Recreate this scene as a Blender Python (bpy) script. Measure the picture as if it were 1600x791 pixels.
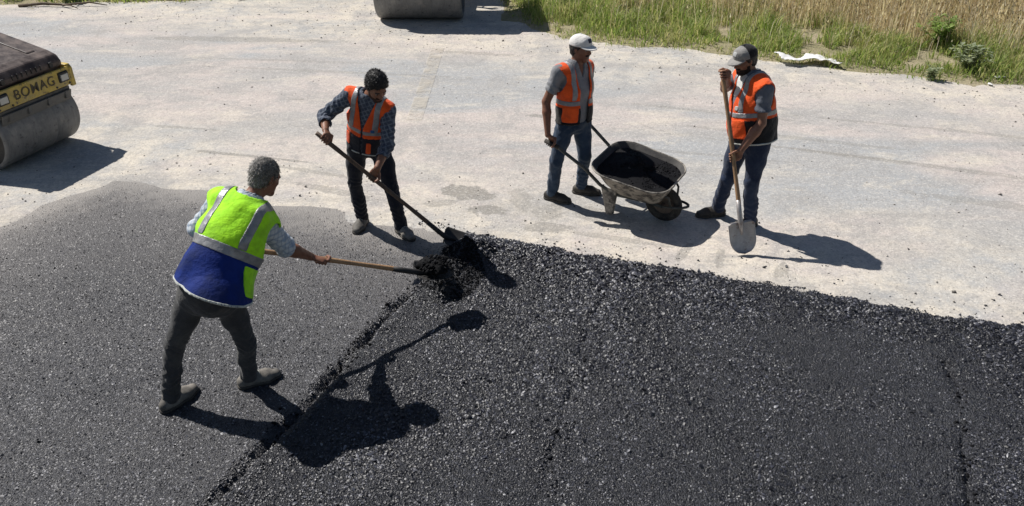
import bpy, math, random
import numpy as np
from math import radians, sin, cos, pi
from mathutils import Vector, Matrix

random.seed(7)
RNG = np.random.default_rng(11)
scene = bpy.context.scene
for o in list(bpy.data.objects):
    bpy.data.objects.remove(o)
col = scene.collection

# ------------------------------------------------------------------ camera, sky, sun, exposure
cam_d = bpy.data.cameras.new('camera')
cam = bpy.data.objects.new('camera', cam_d)
col.objects.link(cam)
cam.location = (0, 0, 3.6)
cam.rotation_euler = (radians(60), 0, 0)
cam_d.sensor_width = 36
cam_d.lens = 36 * 1250 / 1600
cam_d.clip_end = 3000
scene.camera = cam

SUN_TO = Vector((-0.69, 0.46, 1.0)).normalized()      # direction towards the sun
ELEV = math.asin(SUN_TO.z)
world = bpy.data.worlds.new('World')
scene.world = world
world.use_nodes = True
wn = world.node_tree.nodes
wl = world.node_tree.links
wn.clear()
sky = wn.new('ShaderNodeTexSky')
sky.sky_type = 'NISHITA'
sky.sun_disc = False
sky.sun_elevation = ELEV
sky.sun_rotation = math.atan2(SUN_TO.x, SUN_TO.y)
sky.air_density = 1.0
sky.dust_density = 0.6
bg = wn.new('ShaderNodeBackground')
bg.inputs['Strength'].default_value = 0.05
wo = wn.new('ShaderNodeOutputWorld')
wl.new(sky.outputs[0], bg.inputs[0])
wl.new(bg.outputs[0], wo.inputs[0])

sun_d = bpy.data.lights.new('sun', 'SUN')
sun_d.energy = 5.0
sun_d.angle = radians(0.53)
sun_d.color = (1.0, 0.962, 0.91)
sun = bpy.data.objects.new('sun', sun_d)
col.objects.link(sun)
sun.location = SUN_TO * 40
sun.rotation_euler = SUN_TO.to_track_quat('Z', 'Y').to_euler()

vs = scene.view_settings
vs.view_transform = 'Standard'
vs.look = 'None'
vs.gamma = 1
vs.exposure = 0.14
vs.use_curve_mapping = False


# ------------------------------------------------------------------ materials
def lin(h):
    h = h.lstrip('#')
    r = []
    for i in (0, 2, 4):
        c = int(h[i:i + 2], 16) / 255
        r.append(c / 12.92 if c <= 0.04045 else ((c + 0.055) / 1.055) ** 2.4)
    return (*r, 1)


class NT:
    def __init__(self, name):
        self.m = bpy.data.materials.new(name)
        self.m.use_nodes = True
        self.n = self.m.node_tree.nodes
        self.l = self.m.node_tree.links
        self.p = self.n['Principled BSDF']
        self._pos = None

    def new(self, t, **kw):
        n = self.n.new(t)
        for k, v in kw.items():
            setattr(n, k, v)
        return n

    def put(self, sock, v):
        if isinstance(v, bpy.types.NodeSocket):
            self.l.new(v, sock)
        elif v is not None:
            if isinstance(v, (tuple, list)) and len(v) == 3 and sock.type == 'RGBA':
                v = (*v, 1)
            sock.default_value = v

    @property
    def pos(self):
        if self._pos is None:
            self._pos = self.new('ShaderNodeTexCoord').outputs['Object']
        return self._pos

    def mapping(self, scale=(1, 1, 1), rot=(0, 0, 0), loc=(0, 0, 0)):
        m = self.new('ShaderNodeMapping')
        self.l.new(self.pos, m.inputs[0])
        m.inputs['Scale'].default_value = scale
        m.inputs['Rotation'].default_value = rot
        m.inputs['Location'].default_value = loc
        return m.outputs[0]

    def noise(self, scale, detail=3, rough=.55, vec=None, dist=0, out=0):
        n = self.new('ShaderNodeTexNoise')
        self.put(n.inputs['Vector'], vec if vec is not None else self.pos)
        n.inputs['Scale'].default_value = scale
        n.inputs['Detail'].default_value = detail
        n.inputs['Roughness'].default_value = rough
        n.inputs['Distortion'].default_value = dist
        return n.outputs[out]

    def voro(self, scale, vec=None, feature='F1', out='Distance', rnd=1.0):
        n = self.new('ShaderNodeTexVoronoi', feature=feature)
        self.put(n.inputs['Vector'], vec if vec is not None else self.pos)
        n.inputs['Scale'].default_value = scale
        n.inputs['Randomness'].default_value = rnd
        return n.outputs[out]

    def ramp(self, fac, stops, interp='LINEAR'):
        r = self.new('ShaderNodeValToRGB')
        self.put(r.inputs[0], fac)
        cr = r.color_ramp
        cr.interpolation = interp
        while len(cr.elements) < len(stops):
            cr.elements.new(0.5)
        for e, (p, c) in zip(cr.elements, stops):
            e.position = p
            e.color = (c, c, c, 1) if isinstance(c, (int, float)) else (*c[:3], 1)
        return r.outputs[0]

    def mix(self, fac, a, b, blend='MIX'):
        m = self.new('ShaderNodeMix', data_type='RGBA', blend_type=blend)
        self.put(m.inputs[0], fac)
        self.put(m.inputs[6], a)
        self.put(m.inputs[7], b)
        return m.outputs[2]

    def math(self, op, a, b=None, c=None, clamp=False):
        m = self.new('ShaderNodeMath', operation=op)
        m.use_clamp = clamp
        self.put(m.inputs[0], a)
        self.put(m.inputs[1], b)
        self.put(m.inputs[2], c)
        return m.outputs[0]

    def smooth(self, x, a, b):
        m = self.new('ShaderNodeMapRange', interpolation_type='SMOOTHSTEP')
        self.put(m.inputs[0], x)
        m.inputs[1].default_value = a
        m.inputs[2].default_value = b
        return m.outputs[0]

    def xyz(self, vec=None):
        s = self.new('ShaderNodeSeparateXYZ')
        self.put(s.inputs[0], vec if vec is not None else self.pos)
        return s.outputs

    def island(self):
        return self.new('ShaderNodeNewGeometry').outputs['Random Per Island']

    def bump(self, h, strength=.4, dist=.01, prev=None):
        b = self.new('ShaderNodeBump')
        b.inputs['Strength'].default_value = strength
        b.inputs['Distance'].default_value = dist
        self.put(b.inputs['Height'], h)
        if prev is not None:
            self.put(b.inputs['Normal'], prev)
        return b.outputs[0]

    def done(self, color=None, rough=.8, spec=None, metal=None, normal=None, **kw):
        self.put(self.p.inputs['Base Color'], color)
        self.put(self.p.inputs['Roughness'], rough)
        if spec is not None:
            self.put(self.p.inputs['Specular IOR Level'], spec)
        if metal is not None:
            self.put(self.p.inputs['Metallic'], metal)
        if normal is not None:
            self.put(self.p.inputs['Normal'], normal)
        for k, v in kw.items():
            self.put(self.p.inputs[k], v)
        return self.m


def m_cloth(name, c, c2=None, rough=.9, nscale=14, dirt=None, weave=900, spec=.2, sheen=.15):
    t = NT(name)
    c2 = c2 or tuple(x * .72 for x in c[:3])
    colr = t.mix(t.ramp(t.noise(nscale, 4), [(.35, 0), (.68, 1)]), c, c2)
    if dirt:
        z = t.noise(7, 5, .65)
        colr = t.mix(t.ramp(z, [(.5, 0), (.78, .75)]), colr, dirt)
    nb = t.bump(t.noise(weave, 1), .15, .002)
    nb = t.bump(t.noise(38, 4, .6), .55, .012, nb)
    return t.done(colr, rough, spec, normal=nb, **{'Sheen Weight': sheen})


def m_plaid(name, base, line, line2, scale=55):
    t = NT(name)
    x, y, z = t.xyz(t.mapping(rot=(.25, .3, .5)))
    a = t.math('SINE', t.math('MULTIPLY', x, scale * 2))
    b = t.math('SINE', t.math('MULTIPLY', z, scale * 2))
    d = t.math('SINE', t.math('MULTIPLY', y, scale * 2))
    c = t.mix(t.ramp(a, [(.45, 0), (.75, .75)]), base, line)
    c = t.mix(t.ramp(b, [(.45, 0), (.75, .7)]), c, line)
    c = t.mix(t.ramp(d, [(.6, 0), (.9, .5)]), c, line2)
    c = t.mix(t.ramp(t.noise(10, 3), [(.4, 0), (.75, .4)]), c, tuple(v * .5 for v in base[:3]))
    return t.done(c, .92, .15, normal=t.bump(t.noise(40, 4), .5, .01), **{'Sheen Weight': .1})


def m_reflect(name):
    t = NT(name)
    c = t.mix(t.ramp(t.noise(22, 4), [(.35, 0), (.7, 1)]), (.33, .33, .335), (.20, .20, .21))
    n = t.bump(t.noise(34, 4), .5, .01)
    return t.done(c, .42, .5, .25, n)


def m_simple(name, c, rough=.6, spec=.5, metal=0, var=.25, nscale=12, bump=.2, bscale=60):
    t = NT(name)
    cc = t.mix(t.ramp(t.noise(nscale, 5, .6), [(.3, 0), (.7, 1)]), c, tuple(v * (1 - var) for v in c[:3]))
    return t.done(cc, t.ramp(t.noise(nscale * 2, 3), [(.3, max(0, rough - .1)), (.7, min(1, rough + .1))]), spec, metal,
                  t.bump(t.noise(bscale, 4), bump, .004))


def m_skin(name, c):
    t = NT(name)
    cc = t.mix(t.ramp(t.noise(26, 4), [(.35, 0), (.7, 1)]), c, (c[0] * .72, c[1] * .62, c[2] * .6))
    return t.done(cc, .52, .4, normal=t.bump(t.noise(160, 3), .18, .003), **{'Subsurface Weight': .08, 'Subsurface Radius': (.01, .004, .002)})


def m_dusty_paint(name, c, dust=(.42, .37, .30), amt=.5, rough=.55, rust=None, metal=0):
    t = NT(name)
    cc = t.mix(t.ramp(t.noise(18, 5), [(.3, 0), (.7, 1)]), c, tuple(v * .7 for v in c[:3]))
    if rust:
        cc = t.mix(t.ramp(t.noise(13, 8, .7), [(.55, 0), (.62, .9)]), cc, rust)
    d = t.ramp(t.noise(6, 8, .7), [(.42, 0), (.72, amt)])
    cc = t.mix(d, cc, dust)
    sc = t.ramp(t.noise(90, 2, vec=t.mapping((1, 6, 1))), [(.62, 0), (.70, .35)])
    cc = t.mix(sc, cc, tuple(min(1, v * 1.8 + .05) for v in c[:3]))
    return t.done(cc, t.mix(d, (rough,) * 3, (.9,) * 3), .4, metal, t.bump(t.noise(70, 5), .25, .004))


M = {}
M['skin'] = m_skin('skin_tan', (.29, .145, .09))
M['skin_dark'] = m_skin('skin_sunburnt', (.235, .112, .07))
M['lip'] = m_simple('lips', (.16, .055, .045), .5)
M['eye_white'] = m_simple('eye_white', (.22, .17, .15), .3, var=.05)
M['eye_dark'] = m_simple('eye_iris', (.02, .012, .01), .15, var=.05)
M['hair_black'] = m_simple('hair_black', (.012, .010, .010), .55, .5, bump=1.0, bscale=150)
M['hair_grey'] = m_simple('hair_grey', (.24, .225, .205), .7, .3, var=.85, nscale=42, bump=1.0, bscale=170)
def m_strand(name, stops):
    t = NT(name)
    return t.done(t.ramp(t.island(), stops), .5, .4)


M['hair_black_strand'] = m_strand('hair_black_strand', [(0, (.008, .007, .007)), (.8, (.022, .018, .016)), (1, (.06, .052, .048))])
M['hair_grey_strand'] = m_strand('hair_grey_strand', [(0, (.09, .08, .072)), (.3, (.22, .205, .185)), (.8, (.40, .38, .35)), (1, (.60, .58, .55))])
M['beard'] = m_simple('beard', (.030, .020, .017), .8, .2, bump=.8, bscale=220)
M['stubble'] = m_simple('stubble', (.075, .045, .035), .8, .2, bump=.5, bscale=220)
M['lime'] = m_cloth('hi_vis_lime', (.44, .93, .02), (.34, .80, .015), .75, dirt=(.26, .52, .03))
M['orange'] = m_cloth('hi_vis_orange', (.95, .125, .02), (.83, .085, .012), .75, dirt=(.5, .09, .03))
M['royal'] = m_cloth('royal_blue_cloth', (.006, .026, .19), (.004, .014, .10), .75, sheen=0, nscale=7, dirt=(.02, .035, .12))
M['navy'] = m_cloth('navy_cloth', (.018, .020, .032), (.012, .012, .018), .8)
M['black_cloth'] = m_cloth('black_cloth', (.013, .013, .015), (.022, .020, .02), .8)
M['reflect'] = m_reflect('retroreflective_tape')
M['piping'] = m_cloth('pale_piping', (.6, .62, .58))
M['polo'] = m_cloth('grey_polo_jersey', (.27, .275, .285), (.20, .205, .22))
M['tee'] = m_cloth('slate_grey_jersey', (.155, .165, .195), (.11, .12, .145))
M['white_cloth'] = m_cloth('white_cotton', (.74, .73, .70), (.6, .6, .58))
M['plaid_pale'] = m_plaid('pale_blue_check', (.58, .62, .66), (.30, .38, .50), (.22, .27, .36), 90)
M['plaid_blue'] = m_plaid('blue_check', (.075, .088, .12), (.20, .225, .27), (.035, .045, .08), 95)
M['trouser_grey'] = m_cloth('charcoal_trousers', (.058, .058, .060), (.036, .036, .037), dirt=(.14, .135, .125))
M['trouser_navy'] = m_cloth('dark_navy_trousers', (.020, .022, .032), (.014, .015, .022), dirt=(.05, .05, .055))
M['jeans'] = m_cloth('faded_blue_jeans', (.036, .062, .105), (.020, .036, .068), nscale=6, dirt=(.09, .11, .135))
M['jeans_dark'] = m_cloth('dark_blue_jeans', (.022, .036, .075), (.014, .022, .05), nscale=6, dirt=(.06, .075, .11))
M['shoe_grey'] = m_dusty_paint('dusty_grey_shoe', (.12, .112, .10), (.42, .38, .33), .8, .7)
M['shoe_dark'] = m_dusty_paint('dusty_dark_shoe', (.024, .021, .02), (.19, .17, .14), .5, .6)
M['sole'] = m_dusty_paint('shoe_sole', (.05, .045, .04), (.2, .18, .15), .5, .8)
M['cap_white'] = m_cloth('white_cap_cotton', (.82, .80, .77), (.68, .66, .63), nscale=9)
M['cap_grey'] = m_cloth('grey_cap_cotton', (.30, .29, .275), (.20, .195, .19))
M['cap_black'] = m_cloth('black_cap_mesh', (.014, .014, .016))
M['emblem_dark'] = m_simple('emblem_dark', (.03, .03, .06), .7)
M['emblem_blue'] = m_simple('emblem_blue', (.02, .12, .34), .6)
M['emblem_pale'] = m_simple('emblem_pale', (.55, .56, .55), .6)


def m_wood(name, c, c2):
    t = NT(name)
    g = t.noise(9, 5, .6, vec=t.mapping((9, 9, .8)))
    cc = t.mix(t.ramp(g, [(.3, 0), (.7, 1)]), c, c2)
    cc = t.mix(t.ramp(t.noise(5, 4), [(.5, 0), (.75, .6)]), cc, (.10, .075, .055))
    return t.done(cc, .62, .4, normal=t.bump(g, .3, .003))


M['wood_pale'] = m_wood('worn_ash_wood', (.48, .30, .165), (.30, .17, .085))
M['wood_dark'] = m_wood('grimy_wood', (.16, .105, .07), (.075, .05, .035))
M['steel_worn'] = m_dusty_paint('worn_shovel_steel', (.50, .47, .455), (.46, .42, .39), .5, .36, rust=(.20, .13, .11), metal=.45)
M['steel_tarred'] = m_dusty_paint('tarred_steel', (.025, .024, .024), (.05, .047, .044), .5, .6)


def m_barrow(name):
    t = NT(name)
    cc = t.mix(t.ramp(t.noise(9, 6, .65), [(.35, 0), (.7, 1)]), (.42, .385, .33), (.22, .20, .175))
    cc = t.mix(t.ramp(t.noise(10, 9, .74), [(.46, 0), (.58, .93)]), cc, (.050, .046, .043))
    return t.done(cc, .75, .4, .1, t.bump(t.noise(60, 6), .6, .006))


M['barrow_out'] = m_barrow('dusty_tarred_tray')
M['barrow_in'] = m_dusty_paint('tarred_tray_inside', (.040, .038, .038), (.16, .15, .135), .6, .7)
M['barrow_tube'] = m_dusty_paint('barrow_tube', (.06, .065, .06), (.24, .22, .19), .5, .55)
M['rubber'] = m_dusty_paint('dusty_rubber', (.022, .021, .021), (.16, .14, .115), .7, .85)
M['rim_metal'] = m_dusty_paint('wheel_rim', (.12, .09, .07), (.20, .17, .14), .6, .6, rust=(.10, .05, .03))

M['yellow_paint'] = m_dusty_paint('yellow_machine_paint', (.60, .43, .075), (.36, .31, .22), .7, .5, rust=(.07, .05, .035))
M['hood'] = m_dusty_paint('dark_brown_hood', (.050, .033, .029), (.22, .17, .15), .8, .45)
M['machine_dark'] = m_dusty_paint('dark_machine_paint', (.035, .034, .034), (.15, .135, .115), .6, .6)
M['machine_grey'] = m_dusty_paint('grey_machine_steel', (.12, .118, .112), (.20, .185, .16), .6, .6)
M['letter'] = m_simple('worn_black_lettering', (.09, .07, .04), .7, var=.4, nscale=60)
M['seat'] = m_simple('black_vinyl', (.015, .015, .015), .5)


def m_drum(name):
    t = NT(name)
    cc = t.mix(t.ramp(t.noise(5, 7, .7), [(.3, 0), (.7, 1)]), (.235, .232, .225), (.15, .148, .145))
    cc = t.mix(t.ramp(t.noise(11, 8, .75), [(.57, 0), (.63, .8)]), cc, (.05, .05, .05))
    cc = t.mix(t.ramp(t.noise(8, 8, .75, t.mapping((1, 6, 1))), [(.50, 0), (.66, .6)]), cc, (.09, .088, .086))
    cc = t.mix(t.ramp(t.noise(3, 6, .7), [(.52, 0), (.72, .6)]), cc, (.42, .39, .34))
    return t.done(cc, .6, .45, .15, t.bump(t.noise(40, 6), .2, .004))


M['drum'] = m_drum('worn_drum_steel')
tt = NT('headlight_glass')
M['lamp_glass'] = tt.done((.52, .51, .46), .25, .5)


def m_asphalt(name, dark, light, sc=75, bs=.9, dust=None):
    t = NT(name)
    cellc = t.voro(sc, out='Color')
    r = t.xyz(cellc)[0]
    big = t.noise(.9, 5, .6)
    c = t.mix(t.ramp(r, [(.0, 0), (.75, .45), (.97, 1)]), dark, light)
    c = t.mix(t.ramp(big, [(.35, 0), (.7, .45)]), c, tuple(v * .6 for v in dark))
    if dust:
        c = t.mix(t.ramp(t.noise(1.3, 6, .65), [(.42, 0), (.72, .5)]), c, dust)
        c = t.mix(t.ramp(t.noise(120, 2), [(.5, 0), (.75, .45)]), c, tuple(min(1, v * 1.5) for v in dust))
    if dust:
        at = t.new('ShaderNodeAttribute', attribute_name='edge_depth').outputs['Fac']
        e = t.math('ADD', at, t.math('MULTIPLY', t.math('SUBTRACT', t.noise(5, 7, .7), .5), .9))
        c = t.mix(t.math('MULTIPLY', t.math('SUBTRACT', 1, t.smooth(e, .0, .75)), .95), c, (.50, .46, .41))
        c = t.mix(t.math('MULTIPLY', t.math('SUBTRACT', 1, t.smooth(e, .1, 2.2)), .60), c, (.185, .172, .165))
    h = t.voro(sc)
    n = t.bump(t.math('MULTIPLY', h, -1), bs, .012)
    n = t.bump(t.noise(260, 2), .4, .003, n)
    return t.done(c, t.ramp(r, [(0, .42), (1, .62)]), .5, normal=n)


M['asphalt_fresh'] = m_asphalt('fresh_loose_asphalt', (.011, .0115, .014), (.045, .047, .058), 105)
M['asphalt_rolled'] = m_asphalt('rolled_asphalt', (.023, .023, .027), (.072, .073, .082), 105, .7, dust=(.080, .076, .076))


def m_stone(name, stops, rough=.45, spec=.5, patch=None, dust=None):
    t = NT(name)
    c = t.ramp(t.island(), stops)
    c = t.mix(t.ramp(t.noise(160, 3), [(.4, 0), (.7, .4)]), c, (.01, .01, .011))
    if patch:        # richer and leaner patches of bitumen
        c = t.mix(t.ramp(t.noise(1.0, 5, .6, t.mapping((2.2, .55, 1), (0, 0, radians(20))), dist=.5), [(.42, .0), (.60, .62)]), c, patch)
    if dust:         # pale dust carried over the mat from its outer edge
        x, y, z = t.xyz()
        e = t.math('ADD', t.math('ADD', t.math('MULTIPLY', x, -.42), t.math('MULTIPLY', y, .9)), t.math('MULTIPLY', t.noise(1.4, 6, .65), 2.4))
        c = t.mix(t.math('MULTIPLY', t.smooth(e, 6.2, 9.6), .62), c, dust)
    return t.done(c, rough, spec, normal=t.bump(t.noise(300, 2), .4, .003))


M['agg_fresh'] = m_stone('bitumen_stone', [(0, (.007, .007, .009)), (.48, (.017, .0175, .023)), (.78, (.048, .050, .066)), (.93, (.125, .128, .155)), (1, (.32, .32, .34))], .36, patch=(.010, .010, .014))  # palest few stones are sun glints put into the colour
M['agg_rolled'] = m_stone('rolled_stone', [(0, (.011, .011, .013)), (.42, (.032, .033, .040)), (.75, (.085, .087, .102)), (.93, (.18, .18, .20)), (1, (.36, .355, .36))], .46, dust=(.19, .178, .17))
M['agg_hot'] = m_stone('hot_black_asphalt', [(0, (.008, .008, .009)), (.8, (.016, .016, .018)), (.97, (.030, .031, .035)), (1, (.07, .07, .075))], .75, .08)
M['gravel'] = m_stone('pale_gravel', [(0, (.12, .11, .10)), (.4, (.30, .275, .24)), (.85, (.46, .42, .37)), (1, (.62, .58, .52))], .85, .3)


def m_road():
    t = NT('dusty_old_road')
    x, y, z = t.xyz()
    along = t.mapping((.45, 1.1, 1), (0, 0, radians(20)))
    T = t.math('ADD', y, t.math('MULTIPLY', x, .36))          # distance across the road
    wob = t.math('MULTIPLY', t.math('SUBTRACT', t.noise(.8, 5, .6), .5), 2.6)
    Tw = t.math('ADD', T, wob)
    cream, grey, blue, pink = (.69, .62, .515), (.40, .39, .378), (.385, .393, .40), (.55, .485, .45)
    big = t.noise(.42, 4, .55, t.mapping((.55, 1.3, 1), (0, 0, radians(20)), (2, 3, 0)), dist=.5)
    c = t.mix(t.ramp(big, [(.44, 0), (.54, 1)]), blue, pink)
    c = t.mix(t.ramp(t.noise(.9, 7, .68, along), [(.46, 0), (.60, .8)]), c, grey)
    nearw = t.math('SUBTRACT', 1, t.smooth(Tw, 6.6, 9.0))
    farw = t.smooth(Tw, 11.2, 13.0)
    w = t.math('MAXIMUM', nearw, farw)
    w = t.math('MULTIPLY', w, t.ramp(t.noise(2.4, 7, .7), [(.40, .12), (.60, .9)]))
    c = t.mix(w, c, cream)
    c = t.mix(t.ramp(t.noise(1.3, 8, .7, along), [(.55, 0), (.66, .6)]), c, cream)
    st = t.noise(1.0, 7, .7, t.mapping((.28, 2.6, 1), (0, 0, radians(21))), dist=.6)
    c = t.mix(t.ramp(st, [(.52, 0), (.68, .40)]), c, (.29, .275, .26))
    bl = t.noise(1.1, 9, .74, dist=.4)
    c = t.mix(t.ramp(bl, [(.50, 0), (.59, .6)]), c, (.34, .33, .32))
    bl2 = t.noise(2.6, 9, .76, t.mapping((.7, 1.2, 1), (0, 0, radians(20)), (4, 8, 1)), dist=.5)
    c = t.mix(t.ramp(bl2, [(.55, 0), (.66, .65)]), c, (.63, .58, .50))
    # damp / bitumen stains with shapes of their own
    for (sx, sy, rx, ry, a, ro) in ((-.50, 7.50, .36, .17, .85, -25), (-.22, 7.08, .26, .12, .8, -20), (-.75, 7.25, .2, .08, .5, 10), (-3.0, 8.45, .95, .035, .7, -14), (-2.2, 8.02, .6, .05, .5, -20), (-4.1, 9.35, .5, .04, .5, -10),
                                (.35, 6.72, .25, .10, .6, 0), (.35, 9.75, .22, .05, .7, -10), (3.4, 9.0, 1.6, .06, .4, -18), (5.2, 7.1, 1.3, .10, .4, -20), (2.6, 9.9, 1.2, .05, .4, -18), (-4.6, 13.4, 1.8, .16, .55, -4), (-.6, 12.6, .7, .10, .5, -12), (-1.9, 9.9, .16, .04, .6, 0), (-2.9, 10.4, .14, .04, .6, 0),
                                (4.5, 8.2, 2.2, .05, .45, -20), (3.9, 8.45, 2.4, .035, .4, -19), (5.5, 9.2, 2.0, .05, .4, -17), (1.8, 8.6, 1.5, .045, .35, -14), (-2.5, 11.6, 2.2, .06, .35, -8), (-3.6, 12.2, 1.8, .05, .35, -6), (.9, 7.0, .35, .12, .5, -20), (.35, 7.05, .20, .16, .45, 30), (1.0, 6.5, .5, .06, .45, -18), (-1.9, 7.55, .6, .07, .5, -22), (1.55, 6.25, .22, .05, .6, 60), (1.85, 6.15, .18, .05, .55, 70), (2.35, 5.95, .16, .05, .55, 60), (.1, 7.35, .12, .3, .45, 10), (.72, 6.95, .3, .06, .5, -40)):
        sb = t.new('ShaderNodeVectorMath', operation='SUBTRACT')
        t.put(sb.inputs[0], t.pos)
        sb.inputs[1].default_value = (sx, sy, 0)
        mp = t.new('ShaderNodeMapping')
        mp.vector_type = 'TEXTURE'
        t.put(mp.inputs[0], sb.outputs[0])
        mp.inputs['Rotation'].default_value = (0, 0, radians(ro))
        mp.inputs['Scale'].default_value = (rx, ry, 1000)
        ln = t.new('ShaderNodeVectorMath', operation='LENGTH')
        t.put(ln.inputs[0], mp.outputs[0])
        d = t.math('ADD', ln.outputs['Value'], t.math('MULTIPLY', t.math('SUBTRACT', t.noise(4.5, 7, .7), .5), 2.6))
        c = t.mix(t.math('MULTIPLY', t.math('SUBTRACT', 1, t.smooth(d, .8, 1.0)), a), c, (.25, .235, .21))
    # cracks
    cr = t.voro(.55, vec=t.mix(.12, t.pos, t.noise(2.5, 5, out=1)), feature='DISTANCE_TO_EDGE')
    crm = t.math('MULTIPLY', t.math('SUBTRACT', 1, t.smooth(cr, .0, .012)), t.ramp(t.noise(.6, 3), [(.55, 0), (.7, .3)]))
    c = t.mix(crm, c, (.20, .18, .155))
    # speckle of aggregate
    r = t.xyz(t.voro(70, out='Color'))[0]
    c = t.mix(t.ramp(r, [(.0, .42), (.25, 0)]), c, (.22, .21, .20))
    c = t.mix(t.ramp(r, [(.8, 0), (1, .4)]), c, (.78, .74, .67))
    c = t.mix(t.ramp(t.noise(14, 6, .75), [(.45, 0), (.7, .45)]), c, (.30, .285, .27))
    c = t.mix(t.ramp(t.noise(38, 4, .8), [(.52, 0), (.70, .45)]), c, (.24, .23, .22))
    c = t.mix(t.ramp(t.noise(30, 4, .8, t.mapping(loc=(5, 3, 1))), [(.54, 0), (.70, .55)]), c, (.72, .68, .61))
    n = t.bump(t.noise(70, 5, .7), .5, .012)
    n = t.bump(t.noise(3, 6, .7), .35, .06, n)
    return t.done(c, .92, .25, normal=n)


M['road'] = m_road()


def m_verge():
    t = NT('verge_soil')
    c = t.mix(t.ramp(t.noise(2.5, 6, .65), [(.35, 0), (.65, 1)]), (.46, .39, .27), (.27, .26, .13))
    c = t.mix(t.ramp(t.noise(20, 5, .7), [(.45, 0), (.7, .6)]), c, (.36, .31, .21))
    return t.done(c, .95, .15, normal=t.bump(t.noise(25, 6, .7), .9, .05))


M['verge'] = m_verge()


def m_field():
    t = NT('dry_field')
    c = t.mix(t.ramp(t.noise(.15, 8, .65), [(.35, 0), (.65, 1)]), (.30, .24, .13), (.16, .16, .06))
    return t.done(c, .95, .1, normal=t.bump(t.noise(6, 8, .7), .8, .15))


M['field'] = m_field()


def m_leaf(name, stops, rough=.6, patch=None):
    t = NT(name)
    c = t.ramp(t.island(), stops)
    if patch:
        c = t.mix(t.ramp(t.noise(1.3, 5, .65), [(.50, 0), (.66, .5)]), c, patch)
    t.done(c, rough, .3)
    tr = t.new('ShaderNodeBsdfTranslucent')
    t.put(tr.inputs[0], t.mix(1.0, c, (1.0, 1.0, .75), 'MULTIPLY'))
    mx = t.new('ShaderNodeMixShader')
    mx.inputs[0].default_value = .52
    t.l.new(t.p.outputs[0], mx.inputs[1])
    t.l.new(tr.outputs[0], mx.inputs[2])
    t.l.new(mx.outputs[0], t.n['Material Output'].inputs['Surface'])
    return t.m


M['grass'] = m_leaf('grass_blades', [(0, (.19, .28, .07)), (.4, (.31, .43, .11)), (.7, (.44, .47, .19)), (1, (.66, .60, .38))], patch=(.58, .50, .31))
M['dry'] = m_leaf('dry_stalks', [(0, (.46, .37, .25)), (.4, (.70, .58, .43)), (.8, (.84, .74, .58)), (1, (.92, .87, .75))], .7)
M['weed'] = m_leaf('weed_leaves', [(0, (.20, .31, .08)), (.6, (.32, .44, .13)), (1, (.46, .54, .21))])
M['weed_grey'] = m_leaf('grey_green_leaves', [(0, (.26, .31, .19)), (.6, (.38, .43, .28)), (1, (.50, .54, .37))])
M['stem'] = m_simple('stem', (.12, .13, .05), .8)
M['sheet_white'] = m_simple('weathered_white_sheet', (.86, .85, .83), .6, var=.12)
M['branch'] = m_simple('dead_wood', (.17, .125, .085), .85, var=.4)
tp = NT('worn_road_paint')
c_ = tp.mix(tp.ramp(tp.noise(9, 6, .7), [(.35, 0), (.7, 1)]), (.70, .64, .53), (.56, .51, .44))
tp.done(c_, .85, .3, normal=tp.bump(tp.noise(80, 4), .4, .006),
        Alpha=tp.ramp(tp.noise(4.5, 8, .72), [(.40, 0), (.62, .62)]))
M['paint'] = tp.m


# ------------------------------------------------------------------ object helpers
def tag(o, label=None, cat=None, group=None, kind=None):
    if label: o['label'] = label
    if cat: o['category'] = cat
    if group: o['group'] = group
    if kind: o['kind'] = kind
    return o


def empty(name, loc=(0, 0, 0), rz=0, rot=None):
    o = bpy.data.objects.new(name, None)
    o.empty_display_size = .1
    o.location = loc
    o.rotation_euler = rot if rot else (0, 0, rz)
    col.objects.link(o)
    return o


def np_mesh(name, V, Fq, smooth=True):
    """V (n,3), Fq: array (m,k) with constant k, or list of faces"""
    me = bpy.data.meshes.new(name)
    if isinstance(Fq, np.ndarray):
        m, k = Fq.shape
        me.vertices.add(len(V))
        me.vertices.foreach_set('co', np.ascontiguousarray(V, np.float32).ravel())
        me.loops.add(m * k)
        me.loops.foreach_set('vertex_index', np.ascontiguousarray(Fq, np.int32).ravel())
        me.polygons.add(m)
        me.polygons.foreach_set('loop_start', np.arange(0, m * k, k, dtype=np.int32))
        me.update(calc_edges=True)
    else:
        me.from_pydata([tuple(map(float, v)) for v in V], [], Fq)
        me.update()
    if smooth:
        me.polygons.foreach_set('use_smooth', np.ones(len(me.polygons), bool))
    return me


def mesh_obj(name, V, Fq, mat, parent=None, smooth=True, off=None, slots=None):
    V = np.asarray(V, float)
    if off is not None:
        V = V - np.asarray(off, float)
    me = np_mesh(name, V, Fq, smooth)
    for m in (mat if isinstance(mat, (list, tuple)) else [mat]):
        me.materials.append(m)
    if slots is not None:
        me.polygons.foreach_set('material_index', np.ascontiguousarray(slots, np.int32))
    o = bpy.data.objects.new(name, me)
    col.objects.link(o)
    if parent is not None:
        o.parent = parent
    return o


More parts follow.
